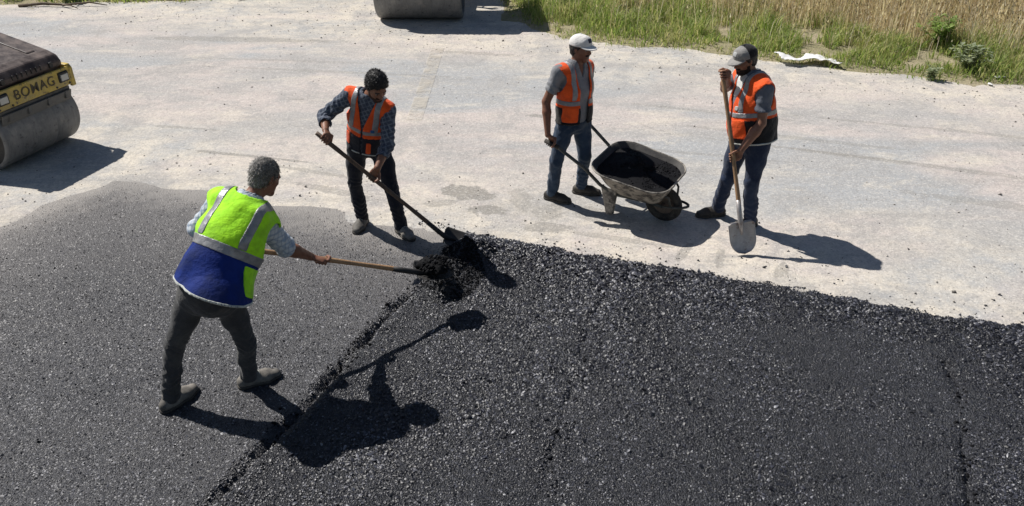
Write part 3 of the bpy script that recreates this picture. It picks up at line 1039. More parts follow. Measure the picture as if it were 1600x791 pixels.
# ------------------------------------------------------------------ tandem rollers
def roller(name, label, loc, rz, S, W, lettering=True, canopy=False):
    """X forward, Y across; S scales lengths, W is the drum width in metres"""
    root = empty(name, loc, rz)
    tag(root, label, 'road roller')
    R = .36 * S
    hw = W / 2
    xr = -1.72 * S

    def drum(x):
        d = MB()
        e = .022 * S
        d.lathe([(R - .05 * S, -hw + .07), (R - .045 * S, -hw), (R - e, -hw), (R - e * .4, -hw + e * .4), (R, -hw + e * 1.2), (R, -hw * .34), (R - .002, -hw * .33), (R, -hw * .32), (R, hw * .32), (R - .002, hw * .33), (R, hw * .34), (R, hw - e * 1.2), (R - e * .4, hw - e * .4), (R - e, hw), (R - .045 * S, hw), (R - .05 * S, hw - .07)], 'Y', 72)
        o = d.build('drum', M['drum'], root, auto=35)
        o.location = (x, 0, R)
        for s in (-1, 1):
            h = MB()
            h.lathe([(0, s * (hw - .072)), (R - .05 * S, s * (hw - .072))], 'Y', 40)
            h.lathe([(0, s * (hw - .01)), (.075 * S, s * (hw - .01)), (.09 * S, s * (hw - .03)), (.09 * S, s * (hw - .075))], 'Y', 24)
            for k in range(8):
                a = 2 * pi * k / 8
                h.lathe([(0, s * (hw - .055)), (.014 * S, s * (hw - .055)), (.014 * S, s * (hw - .074))], 'Y', 6, (.15 * S * cos(a), 0, .15 * S * sin(a)))
            h.build('hub', M['machine_dark'], o, auto=35)
        return o
    drum(0)
    drum(xr)
    # side arms carrying the drums
    for x in (0, xr):
        for s in (-1, 1):
            a = MB()
            a.prism([(x - .10 * S, .25 * S), (x + .10 * S, .25 * S), (x + .16 * S, .60 * S), (x + .33 * S, .70 * S), (x + .33 * S, .80 * S), (x - .36 * S, .80 * S), (x - .36 * S, .70 * S), (x - .17 * S, .60 * S)], s * (hw + .012), s * (hw + .045))
            a.build('drum_bracket', M['machine_dark'], root, bevel=.008)
    # front frame beam and scraper above the drum
    f = MB()
    f.box((.24 * S, 0, .64 * S), (.20 * S, W - .06, .085 * S), ch=.012)
    f.box((-.28 * S, 0, .74 * S), (.82 * S, W * .9, .06 * S), ch=.012)
    f.build('frame', M['machine_grey'], root)
    sc = MB()
    sc.box((.345 * S, 0, .585 * S), (.022 * S, W - .10, .12 * S), ch=.004, rot=Matrix.Rotation(radians(18), 3, 'Y'))
    for yy in (-.36, -.12, .14, .38):
        sc.box((.352 * S, yy * W, .60 * S), (.05 * S, .05, .09 * S), ch=.006)
    sc.build('scraper', M['machine_grey'], root)
    # bumper plate with headlights
    b = MB()
    pz0, pz1, px = .69 * S, .895 * S, .355 * S
    b.box((px, 0, (pz0 + pz1) / 2), (.03 * S, W - .02, pz1 - pz0), ch=.008)
    bo = b.build('bumper', M['yellow_paint'], root)
    for s in (-1, 1):
        w = MB()
        # hooked side wing, bent back round the corner
        w.prism([(px - .02 * S, pz0 - .03 * S), (px + .012 * S, pz0 - .03 * S), (px + .012 * S, pz1 - .03 * S), (px - .02 * S, pz1 + .015 * S), (px - .13 * S, pz1 + .02 * S), (px - .17 * S, pz1 - .03 * S), (px - .10 * S, pz1 - .05 * S), (px - .075 * S, pz0 + .05 * S)], s * (hw - .01), s * (hw + .05))
        w.build('bumper_wing', M['yellow_paint'], root, bevel=.008)
        l = MB()
        l.box((px + .018 * S, s * W * .395, (pz0 + pz1) / 2 + .01 * S), (.03 * S, .145 * S, .115 * S), ch=.010)
        lo = l.build('headlight', M['seat'], root)
        g = MB()
        g.box((px + .034 * S, s * W * .395, (pz0 + pz1) / 2 + .006 * S), (.014 * S, .105 * S, .075 * S), ch=.006)
        g.build('lens', M['lamp_glass'], lo)
    for yy in (-.46, -.3, .28, .46):
        k = MB()
        k.lathe([(0, px + .026 * S), (.011 * S, px + .024 * S), (.012 * S, px + .015 * S)], 'X', 8, (0, yy * W, pz0 + .022 * S))
        k.build('bolt', M['machine_dark'], bo)
    if lettering:
        cu = bpy.data.curves.new('lettering', 'FONT')
        cu.body = 'BOMAG'
        cu.size = .148 * S
        cu.align_x = 'CENTER'
        cu.align_y = 'CENTER'
        cu.extrude = .002
        cu.offset = .0004
        cu.space_character = 1.12
        tmp = bpy.data.objects.new('tmp', cu)
        col.objects.link(tmp)
        bpy.context.view_layer.update()
        me = bpy.data.meshes.new_from_object(tmp.evaluated_get(bpy.context.evaluated_depsgraph_get()))
        bpy.data.objects.remove(tmp)
        me.materials.clear()
        me.materials.append(M['letter'])
        lo = bpy.data.objects.new('lettering', me)
        col.objects.link(lo)
        lo.parent = bo
        lo.location = (px + .0185 * S, .01, (pz0 + pz1) / 2 + .004)
        lo.rotation_euler = (radians(90), 0, radians(90))
    # engine hood: sloping top with chamfered front
    prof = [(.325, .915), (.335, .97), (.29, 1.045), (.19, 1.085), (-.10, 1.16), (-.62, 1.29), (-.72, 1.28), (-.74, .80), (.25, .80), (.30, .88)]
    hh = MB()
    yo = [hw - .045, hw - .015]
    n = len(prof)
    ins = []
    cz = .98
    rings = []
    for yv, kk in ((-hw + .03, .93), (-hw + .075, 1.0), (hw - .075, 1.0), (hw - .03, .93)):
        rings.append([((x - (-.2)) * (1 if kk == 1 else .985) * S - .2 * S, yv, (.80 + (z - .80) * kk) * S) for x, z in prof])
    V = [p for r_ in rings for p in r_]
    Fs = [tuple(range(n - 1, -1, -1)), tuple(range(3 * n, 4 * n))]
    for k in range(3):
        for i in range(n):
            j = (i + 1) % n
            Fs.append((k * n + i, k * n + j, k * n + n + j, k * n + n + i))
    hh.add(V, Fs)
    ho = hh.build('hood', M['hood'], root, bevel=.02 * S)
    # raised hood ribs, latches and grille slots on its nose
    for s in (-1, 1):
        k = MB()
        k.prism([(a * S, c * S) for a, c in ((.17, 1.085), (.15, 1.108), (-.58, 1.292), (-.58, 1.265))], s * W * .27 - .055 * S, s * W * .27 + .055 * S)
        k.build('hood_rib', M['hood'], ho, bevel=.01)
        k = MB()
        k.box((.332 * S, s * W * .31, .96 * S), (.03 * S, .05 * S, .06 * S), ch=.006)
        k.build('latch', M['seat'], ho)
    for i in range(7):
        k = MB()
        k.box((.333 * S, (-.18 + i * .06) * W, .965 * S), (.014 * S, .012, .055 * S), ch=.002)
        k.build('grille_slat', M['machine_dark'], ho)
    # articulation, rear module, operator's place
    k = MB()
    k.box((-.86 * S, 0, .55 * S), (.34 * S, .30 * S, .36 * S), ch=.03)
    k.build('articulation_joint', M['machine_dark'], root)
    k = MB()
    k.prism([(-.98 * S, .78 * S), (-2.12 * S, .78 * S), (-2.12 * S, .92 * S), (-1.95 * S, 1.02 * S), (-1.45 * S, 1.02 * S), (-1.40 * S, .86 * S), (-.98 * S, .86 * S)], -hw * .92, hw * .92)
    k.build('rear_body', M['yellow_paint'], root, bevel=.02)
    k = MB()
    k.box((-1.62 * S, 0, 1.075 * S), (.40 * S, .44 * S, .10 * S), ch=.03)
    k.box((-1.84 * S, 0, 1.26 * S), (.09 * S, .42 * S, .36 * S), ch=.03, rot=Matrix.Rotation(radians(-10), 3, 'Y'))
    k.build('seat', M['seat'], root)
    k = MB()
    k.tube([(-.95 * S, 0, .80 * S), (-1.0 * S, 0, 1.18 * S), (-1.08 * S, 0, 1.28 * S)], .03 * S, 10)
    k.build('steering_column', M['machine_dark'], root)
    k = MB()
    k.tube([(-1.09 * S + .06 * S * cos(a), .17 * S * sin(a), 1.30 * S + .12 * S * cos(a)) for a in [2 * pi * i / 20 for i in range(21)]], .012 * S, 7)
    k.tube([(-1.09 * S, -.16 * S, 1.30 * S), (-1.09 * S, .16 * S, 1.30 * S)], .009 * S, 6)
    k.build('steering_wheel', M['seat'], root)
    for s in (-1, 1):
        k = MB()
        k.tube([(-1.2 * S, s * hw * .86, .86 * S), (-1.2 * S, s * hw * .86, 1.25 * S), (-1.28 * S, s * hw * .86, 1.33 * S), (-1.75 * S, s * hw * .86, 1.33 * S), (-1.85 * S, s * hw * .86, 1.25 * S), (-1.85 * S, s * hw * .86, .9 * S)], .018 * S, 8)
        k.build('handrail', M['yellow_paint'], root)
    if canopy:
        for x in (-.15, -1.0):
            for s in (-1, 1):
                k = MB()
                k.tube([(x * S, s * .36 * S, .8 * S), (x * S, s * .36 * S, 1.60 * S)], .03 * S, 8)
                k.build('canopy_post', M['machine_dark'], root)
        k = MB()
        k.box((-.58 * S, 0, 1.63 * S), (1.0 * S, .84 * S, .07 * S), ch=.03)
        k.build('canopy_roof', M['yellow_paint'], root)
    return root


roller('road_roller', 'tandem road roller with brown hood and yellow bumper at the left edge', (-5.557, 8.548, 0), radians(-17), 1.0, 1.06)
roller('road_roller', 'distant larger road roller showing only its steel drum at the top edge', (-1.66, 14.90, 0), radians(-91), 1.5, 1.55, lettering=False, canopy=True)


# ------------------------------------------------------------------ shovels
def norm(v):
    v = np.asarray(v, float)
    return v / np.linalg.norm(v)


def shovel(label, top, socket, blade_dir, face, wood, steel, bw=.235, bl=.29, bend=None):
    """shaft from top to socket, dished round-point blade from socket along blade_dir; face = side the dish opens to"""
    top, socket = np.asarray(top, float), np.asarray(socket, float)
    bd = norm(blade_dir)
    fc = norm(np.asarray(face, float) - bd * np.dot(face, bd))
    sd = np.cross(bd, fc)
    root = empty('shovel', tuple(socket))
    tag(root, label, 'shovel', 'shovels')
    sh = MB()
    a = top - socket
    n = 14
    pts = [Vector(a * (1 - i / (n - 1)) + norm(np.cross(a, (0, 0, 1))) * .006 * sin(3 * i / n)) for i in range(n)]
    sh.tube(pts, [.0185 + .0018 * sin(i * 1.3) for i in range(n)], 12)
    sh.build('handle', wood, root, smooth=True)
    so = MB()
    ad = norm(a)
    so.tube([Vector(ad * .20), Vector(ad * .10), Vector((0, 0, 0)), Vector(bd * .05 - fc * .010), Vector(bd * .12 - fc * .012)], [.020, .022, .023, .020, .006], 12)
    so.build('socket', steel, root, smooth=True)
    # blade grid
    NU, NV = 17, 19
    V = []
    for j in range(NV):
        t = j / (NV - 1)
        # outline half width: shoulders, parallel sides, rounded point
        w = bw / 2 * (min(1, (t / .05) ** .5 * .25 + .78) if t < .05 else 1.0) * (1 if t < .50 else math.sqrt(max(0.0, 1 - ((t - .50) / .50) ** 2.3)))
        for i in range(NU):
            s = (i / (NU - 1)) * 2 - 1
            dish = .034 * s * s * (1 - .35 * t) + .030 * (t - .45) ** 2 * 1.2
            if t < .16:
                dish -= .016 * math.exp(-(s / .16) ** 2) * (1 - t / .16)
            V.append(bd * (t * bl) + sd * (s * w) + fc * (dish - .018))
    Fs = []
    for j in range(NV - 1):
        for i in range(NU - 1):
            Fs.append((j * NU + i, j * NU + i + 1, (j + 1) * NU + i + 1, (j + 1) * NU + i))
    bo = mesh_obj('blade', V, Fs, steel, root)
    m = bo.modifiers.new('thickness', 'SOLIDIFY')
    m.thickness = .004
    m.offset = 0
    # rolled step on the shoulders
    for s in (-1, 1):
        k = MB()
        k.tube([Vector(sd * s * .035 + fc * (-.012)), Vector(sd * s * bw * .40 + fc * (.002))], .006, 6)
        k.build('foot_step', steel, bo)
    return root


# worker 4: shovel stood on its tip in front of him
S4_top = np.array((1.805, 6.74, 1.525))
S4_tip = np.array((2.085, 6.20, .004))
ax4 = norm(S4_tip - S4_top)
S4_sock = S4_tip - ax4 * .30
shovel('round-point shovel stood upright on the pale road, steel blade towards the camera', S4_top, S4_sock, ax4, (0, -1, .3), M['wood_pale'], M['steel_worn'])
# worker 2: shovel pushed into the heap
S2_top = np.array((-1.61, 6.195, 1.165))
S2_sock = np.array((-.60, 6.24, .17))
ax2 = norm(S2_sock - S2_top)
shovel('long dark-handled shovel pushed down into the asphalt heap', S2_top, S2_sock, norm(ax2 + np.array((.3, 0, .35))), (.35, -.2, .9), M['wood_dark'], M['steel_tarred'])
# worker 1: shovel held low and level, its blade tipping asphalt
S1_R = np.array((-1.37, 4.95, .69))
ax1 = norm((.82, .38, -.37))
S1_top = S1_R - ax1 * .62
S1_sock = S1_R + ax1 * .76
shovel('tarred shovel held level by the man in the lime vest', S1_top, S1_sock, norm(ax1 + np.array((.05, .0, .22))), (.0, -.15, 1), M['wood_pale'], M['steel_tarred'], bw=.25, bl=.30)


def clod(label, c, r, n, seed, size, mat, cat='asphalt', name='asphalt_clod', squash=.6):
    """a heaped shovelful: lumpy mound with stones sticking out, one mesh"""
    rg = np.random.default_rng(seed)
    V, Fq = [], []
    # core mound
    nu, nv = 22, 11
    for j in range(nv + 1):
        ph = pi * j / nv
        for i in range(nu):
            th = 2 * pi * i / nu
            k = 1 + .22 * sin(3 * th + seed) * sin(ph) + .14 * sin(7 * th + 3 * ph) + .1 * rg.uniform(-1, 1)
            V.append((r[0] * k * sin(ph) * cos(th), r[1] * k * sin(ph) * sin(th), r[2] * k * cos(ph) * (1 if cos(ph) > 0 else squash)))
    for j in range(nv):
        for i in range(nu):
            a, b = j * nu + i, j * nu + (i + 1) % nu
            Fq += [(a, a + nu, b + nu), (a, b + nu, b)]
    V = np.array(V)
    # stones on the top surface
    d = rg.normal(size=(n, 3))
    d[:, 2] = np.abs(d[:, 2])
    d /= np.linalg.norm(d, axis=1)[:, None]
    P = d * np.array(r) * (1 + rg.uniform(-.05, .16, n))[:, None]
    sz = rg.lognormal(math.log(size), .35, n)
    O = (OCT[None] * (1 + rg.uniform(-.4, .4, (n, 6, 3)))) * sz[:, None, None] * .5 + P[:, None]
    Fq = np.vstack([np.array(Fq), (OCF[None] + (np.arange(n) * 6)[:, None, None]).reshape(-1, 3) + len(V)])
    V = np.vstack([V, O.reshape(-1, 3)])
    o = mesh_obj(name, V, Fq, mat, smooth=False)
    o.location = c
    return tag(o, label, cat)


cc = S1_sock + norm(ax1 + np.array((.05, 0, .22))) * .15
clod('black hot asphalt heaped on the shovel blade of the man in the lime vest', tuple(cc + [0, 0, .045]), (.115, .105, .06), 260, 5, .018, M['agg_hot'])


# ------------------------------------------------------------------ wheelbarrow
BW_O = np.array((1.46, 6.88, 0.0))
BW_A = radians(-32)
BW_R = radians(5)
BW_M = Matrix.Translation(Vector(BW_O)) @ Matrix.Rotation(BW_A, 4, 'Z') @ Matrix.Rotation(BW_R, 4, 'X')


def bw(p):
    return np.array(BW_M @ Vector(p))


def wheelbarrow():
    root = empty('wheelbarrow', tuple(BW_O), rot=(BW_R, 0, BW_A))
    tag(root, 'dusty steel wheelbarrow full of black asphalt, held by the man in the white cap', 'wheelbarrow')
    Rw = .185
    w = MB()
    prof = []
    for i in range(17):
        a = 2 * pi * i / 16
        prof.append((Rw - .042 + .042 * cos(a), .040 * sin(a)))
    w.lathe(prof, 'Y', 40)
    t = w.build('wheel', M['rubber'], root, smooth=True)
    t.location = (0, 0, Rw)
    w = MB()
    w.lathe([(0, -.012), (.05, -.02), (.10, -.012), (.125, -.03), (.125, .03), (.10, .012), (.05, .02), (0, .012)], 'Y', 32)
    w.lathe([(0, -.075), (.012, -.075), (.02, -.04), (.02, .04), (.012, .075), (0, .075)], 'Y', 14)
    w.build('rim', M['rim_metal'], t, auto=40)
    # one bent tube each side: handle, under the tray, to the axle, joined by the hoop in front of the wheel
    HW = .31
    for s in (-1, 1):
        k = MB()
        k.tube([(-1.10, s * HW, .735), (-.98, s * HW, .70), (-.72, s * .265, .52), (-.56, s * .235, .36), (-.42, s * .20, .275), (-.10, s * .105, .225), (.02, s * .075, .19)], .0165, 10)
        k.build('handle_tube', M['barrow_tube'], root, smooth=True)
        k = MB()
        k.tube([(-1.115, s * HW, .739), (-.97, s * HW, .697)], .021, 10)
        k.build('grip', M['rubber'], root, smooth=True)
    k = MB()
    pts = [(.0, -.075, .19)] + [(.02 + .225 * cos(a), .082 * sin(a) / max(abs(sin(a)), .45) * min(1, abs(sin(a)) * 1.3) if False else .085 * sin(a), .20 + .02 * cos(a)) for a in [(-80 + 160 * i / 10) * pi / 180 for i in range(11)]] + [(.0, .075, .19)]
    k.tube(pts, .013, 8)
    k.build('front_hoop', M['barrow_tube'], root, smooth=True)
    for s in (-1, 1):
        k = MB()
        k.tube([(.10, s * .078, .20), (.09, s * .12, .33), (.04, s * .16, .36)], .011, 8)
        k.build('tray_brace', M['barrow_tube'], root, smooth=True)
    # folded sheet legs
    for s in (-1, 1):
        k = MB()
        x0, z0, z1 = -.47, .055, .34
        ys = s * .225
        outer = [(x0 - .085, z1), (x0 - .030, z0), (x0 + .034, z0), (x0 + .075, z1)]
        k.prism(outer, ys - .004, ys + .004)
        k.prism([(x0 - .085, z1), (x0 - .030, z0), (x0 - .024, z0), (x0 - .078, z1)], ys - s * .05, ys)
        k.prism([(x0 + .068, z1), (x0 + .028, z0), (x0 + .034, z0), (x0 + .075, z1)], ys - s * .05, ys)
        k.box((x0, ys - s * .02, z0 + .003), (.075, .055, .008))
        k.build('leg', M['barrow_out'], root)
    k = MB()
    k.tube([(-.47, -.22, .27), (-.47, .22, .27)], .010, 8)
    k.build('cross_bar', M['barrow_tube'], root, smooth=True)
    # tray: rounded rectangular rim tapering down to a smaller floor, tipped forwards
    def ring(x0, x1, hy, hy2, rr, z0, z1, n=9):
        P = []
        for cx, cy, a0 in ((x1 - rr, hy2 - rr, 0), (x0 + rr, hy - rr, 90), (x0 + rr, -hy + rr, 180), (x1 - rr, -hy2 + rr, 270)):
            for i in range(n):
                a = radians(a0 + 90 * i / (n - 1))
                px = cx + rr * cos(a)
                t = (px - x0) / (x1 - x0)
                P.append((px, cy + rr * sin(a), z0 + (z1 - z0) * t))
        return P
    lv = [ring(-.42, -.06, .16, .14, .09, .285, .235), ring(-.48, .0, .205, .185, .11, .30, .25), ring(-.56, .06, .275, .25, .15, .40, .335), ring(-.640, .110, .365, .345, .20, .565, .450), ring(-.655, .123, .378, .357, .205, .573, .458)]
    n = len(lv[0])
    V = [p for l_ in lv for p in l_]
    Fs = [tuple(range(n - 1, -1, -1))]
    for k_ in range(len(lv) - 1):
        for i in range(n):
            j = (i + 1) % n
            Fs.append((k_ * n + i, k_ * n + j, (k_ + 1) * n + j, (k_ + 1) * n + i))
    tr = mesh_obj('tray', V, Fs, [M['barrow_out'], M['barrow_in']], root)
    so = tr.modifiers.new('thickness', 'SOLIDIFY')
    so.thickness = .006
    so.offset = -1
    so.material_offset = 1
    k = MB()
    rim = ring(-.655, .123, .378, .357, .205, .573, .458)
    k.tube([Vector(p) for p in rim + rim[:2]], .0085, 7)
    k.build('rolled_rim', M['barrow_out'], tr, smooth=True)
    return root, ring


bw_root, bw_ring = wheelbarrow()
# asphalt filling the tray
NU, NR = 36, 12
outer = bw_ring(-.616, .092, .338, .316, .19, .523, .420)
cx, cy = -.225, 0
V = [(cx, cy, .535)]
for r_ in range(1, NR + 1):
    t = r_ / NR
    for (px, py, pz) in outer:
        x, y = cx + (px - cx) * t, cy + (py - cy) * t
        base = pz
        V.append((x, y, base + .060 * (1 - t ** 1.8) + .016 * float(fnoise(x, y, 77, 14, 2)) * (1 if t < .97 else 0)))
n = len(outer)
Fs = [(0, 1 + i, 1 + (i + 1) % n) for i in range(n)]
for r_ in range(NR - 1):
    for i in range(n):
        j = (i + 1) % n
        Fs.append((1 + r_ * n + i, 1 + (r_ + 1) * n + i, 1 + (r_ + 1) * n + j, 1 + r_ * n + j))
Vt = np.array(V)
rg = np.random.default_rng(3)
tri = np.array([f if len(f) == 3 else f[:3] for f in Fs] + [(f[0], f[2], f[3]) for f in Fs if len(f) == 4])
sel = rg.integers(0, len(tri), 900)
bary = rg.dirichlet((1, 1, 1), 900)
P = (Vt[tri[sel]] * bary[:, :, None]).sum(1)
sz = rg.lognormal(math.log(.012), .35, 900)
O = (OCT[None] * (1 + rg.uniform(-.4, .4, (900, 6, 3)))) * sz[:, None, None] * .5 + P[:, None]
tri = np.vstack([tri, (OCF[None] + (np.arange(900) * 6)[:, None, None]).reshape(-1, 3) + len(Vt)])
ld = mesh_obj('asphalt_load', np.vstack([Vt, O.reshape(-1, 3)]), tri, M['agg_hot'], smooth=False)
ld.location = tuple(BW_O)
ld.rotation_euler = (BW_R, 0, BW_A)
tag(ld, 'black asphalt mix filling the wheelbarrow tray', 'asphalt')


# ------------------------------------------------------------------ signed distance modelling for people
class Field:
    def __init__(self, lo, hi, h):
        self.h = h
        self.lo = np.asarray(lo, float) - 3 * h
        n = np.ceil((np.asarray(hi, float) + 3 * h - self.lo) / h).astype(int) + 1
        self.d = np.full(n, .5, np.float32)
        self.ax = [(self.lo[i] + h * np.arange(n[i])).astype(np.float32) for i in range(3)]

    def block(self, lo, hi):
        sl = []
        for i in range(3):
            a = int(np.clip(np.floor((lo[i] - self.lo[i]) / self.h), 0, self.d.shape[i]))
            b = int(np.clip(np.ceil((hi[i] - self.lo[i]) / self.h) + 1, 0, self.d.shape[i]))
            sl.append(slice(a, b))
        sl = tuple(sl)
        g = (self.ax[0][sl[0]][:, None, None], self.ax[1][sl[1]][None, :, None], self.ax[2][sl[2]][None, None, :])
        return sl, g

    def _merge(self, sl, d, k, sub=False):
        o = self.d[sl]
        if sub:
            if k > 0:
                hh = np.maximum(k - np.abs(o + d), 0) / k
                self.d[sl] = np.maximum(o, -d) + hh * hh * k * .25
            else:
                self.d[sl] = np.maximum(o, -d)
        elif k > 0:
            hh = np.maximum(k - np.abs(o - d), 0) / k
            self.d[sl] = np.minimum(o, d) - hh * hh * k * .25
        else:
            self.d[sl] = np.minimum(o, d)

    def cone(self, a, b, ra, rb, k=.02, sub=False):
        a = np.asarray(a, np.float32)
        b = np.asarray(b, np.float32)
        pad = max(ra, rb) + k + .03
        sl, (X, Y, Z) = self.block(np.minimum(a, b) - pad, np.maximum(a, b) + pad)
        if 0 in self.d[sl].shape: return self
        ab = b - a
        L2 = float(ab @ ab) + 1e-9
        px, py, pz = X - a[0], Y - a[1], Z - a[2]
        t = np.clip((px * ab[0] + py * ab[1] + pz * ab[2]) / L2, 0, 1)
        d = np.sqrt((px - t * ab[0]) ** 2 + (py - t * ab[1]) ** 2 + (pz - t * ab[2]) ** 2) - (ra + (rb - ra) * t)
        self._merge(sl, d, k, sub)
        return self

    def chain(self, pts, rs, k=.012):
        for i in range(len(pts) - 1):
            self.cone(pts[i], pts[i + 1], rs[i], rs[i + 1], k)
        return self

    def econe(self, a, b, side, r0, r1, k=.03, sub=False, off=0.0):
        """capsule of elliptic section: r=(side radius, other radius) at a and at b"""
        a = np.asarray(a, np.float32)
        b = np.asarray(b, np.float32)
        w = b - a
        L = float(np.linalg.norm(w)) + 1e-6
        w = w / L
        v = norm(np.cross(w, side))
        u = np.cross(v, w)
        r0 = (r0[0] + off, r0[1] + off)
        r1 = (r1[0] + off, r1[1] + off)
        pad = max(r0 + r1) + k + .03
        sl, (X, Y, Z) = self.block(np.minimum(a, b) - pad, np.maximum(a, b) + pad)
        if 0 in self.d[sl].shape: return self
        px, py, pz = X - a[0], Y - a[1], Z - a[2]
        s = px * w[0] + py * w[1] + pz * w[2]
        t = np.clip(s / L, 0, 1)
        over = s - t * L
        ru = r0[0] + (r1[0] - r0[0]) * t
        rv = r0[1] + (r1[1] - r0[1]) * t
        rm = np.minimum(ru, rv)
        pu = px * u[0] + py * u[1] + pz * u[2]
        pv = px * v[0] + py * v[1] + pz * v[2]
        d = (np.sqrt((pu / ru) ** 2 + (pv / rv) ** 2 + (over / rm) ** 2) - 1) * rm
        self._merge(sl, d.astype(np.float32), k, sub)
        return self

    def ell(self, c, R, r, k=.02, sub=False):
        """ellipsoid, R rows = local axes"""
        c = np.asarray(c, np.float32)
        pad = max(r) + k + .03
        sl, (X, Y, Z) = self.block(c - pad, c + pad)
        if 0 in self.d[sl].shape: return self
        px, py, pz = X - c[0], Y - c[1], Z - c[2]
        q = 0
        for i in range(3):
            q = q + ((px * R[i][0] + py * R[i][1] + pz * R[i][2]) / r[i]) ** 2
        self._merge(sl, ((np.sqrt(q) - 1) * min(r)).astype(np.float32), k, sub)
        return self

    def local(self, o, R):
        X, Y, Z = self.ax[0][:, None, None], self.ax[1][None, :, None], self.ax[2][None, None, :]
        px, py, pz = X - np.float32(o[0]), Y - np.float32(o[1]), Z - np.float32(o[2])
        return [px * np.float32(R[i][0]) + py * np.float32(R[i][1]) + pz * np.float32(R[i][2]) for i in range(3)]

    def wrinkle(self, seed, amp, f0=16, f1=45, n=5):
        m = np.abs(self.d) < .04
        idx = np.nonzero(m)
        P = [self.ax[i][idx[i]] for i in range(3)]
        rg = np.random.default_rng(seed)
        s = np.zeros(len(idx[0]), np.float32)
        for i in range(n):
            kv = rg.normal(size=3)
            kv = kv / np.linalg.norm(kv) * rg.uniform(f0, f1)
            k2 = rg.normal(size=3) * 12
            ph = rg.uniform(0, 6.28)
            a = P[0] * kv[0] + P[1] * kv[1] + P[2] * kv[2] + ph + 1.6 * np.sin(P[0] * k2[0] + P[1] * k2[1] + P[2] * k2[2])
            s += (1 - 2 * np.abs(np.sin(a * .5))) if i % 2 else np.sin(a)
        self.d[idx] += (amp * s / math.sqrt(n)).astype(np.float32)
        return self

    def folds(self, a, b, seed, amp, freq):
        """ring folds across the limb a-b, slanting and broken"""
        m = np.abs(self.d) < .04
        idx = np.nonzero(m)
        P = np.stack([self.ax[i][idx[i]] for i in range(3)], -1) - np.asarray(a, np.float32)
        ab = np.asarray(b, np.float32) - np.asarray(a, np.float32)
        L = np.linalg.norm(ab)
        w = ab / L
        s = P @ w
        rad = np.linalg.norm(P - s[:, None] * w, axis=1)
        rg = np.random.default_rng(seed)
        sl = rg.normal(size=3)
        msk = sstep(-.05, .03, s) * sstep(L + .05, L - .03, s) * (rad < .17)
        f = np.sin(s * freq + (P @ sl) * 34 + 2.2 * np.sin((P @ np.roll(sl, 1)) * 26))
        self.d[idx] += (amp * f * msk).astype(np.float32)
        return self

    def mesh(self):
        D = self.d
        S = D < 0
        c = [S[i:S.shape[0] - 1 + i, j:S.shape[1] - 1 + j, k:S.shape[2] - 1 + k] for i in (0, 1) for j in (0, 1) for k in (0, 1)]
        anyv = c[0].copy()
        allv = c[0].copy()
        for q in c[1:]:
            anyv |= q
            allv &= q
        act = anyv & ~allv
        I = np.argwhere(act)
        n = len(I)
        ids = np.full(act.shape, -1, np.int32)
        ids[act] = np.arange(n)
        corner = np.array([(i, j, k) for i in (0, 1) for j in (0, 1) for k in (0, 1)])
        vals = np.stack([D[I[:, 0] + a, I[:, 1] + b_, I[:, 2] + c_] for a, b_, c_ in corner], 1)
        acc = np.zeros((n, 3))
        cnt = np.zeros(n)
        for p in range(8):
            for q in range(p + 1, 8):
                if np.abs(corner[p] - corner[q]).sum() != 1:
                    continue
                a, b_ = vals[:, p], vals[:, q]
                m = (a < 0) != (b_ < 0)
                t = np.where(m, a / np.where(m, a - b_, 1), 0)
                acc += np.where(m[:, None], corner[p] + t[:, None] * (corner[q] - corner[p]), 0)
                cnt += m
        V = (I + acc / cnt[:, None]) * self.h + self.lo
        Fs = []
        for ax in range(3):
            sh = [slice(1, -1)] * 3
            a = [slice(1, -1)] * 3
            a[ax] = slice(0, -1)
            b_ = [slice(1, -1)] * 3
            b_[ax] = slice(1, None)
            s0 = S[tuple(a)]
            s1 = S[tuple(b_)]
            e = np.argwhere(s0 != s1)
            if not len(e):
                continue
            flip = s0[tuple(e.T)]
            e = e + 1
            e[:, ax] -= 1
            u, v = (ax + 1) % 3, (ax + 2) % 3
            q = []
            for du, dv in ((-1, -1), (0, -1), (0, 0), (-1, 0)):
                t = e.copy()
                t[:, u] += du
                t[:, v] += dv
                q.append(ids[tuple(t.T)])
            q = np.stack(q, 1)
            q[~flip] = q[~flip][:, ::-1]
            Fs.append(q)
        return V, np.vstack(Fs)


def face_data(V, Fq):
    c = V[Fq].mean(1)
    n = np.cross(V[Fq[:, 2]] - V[Fq[:, 0]], V[Fq[:, 3]] - V[Fq[:, 1]])
    n /= np.linalg.norm(n, axis=1)[:, None] + 1e-12
    return c, n


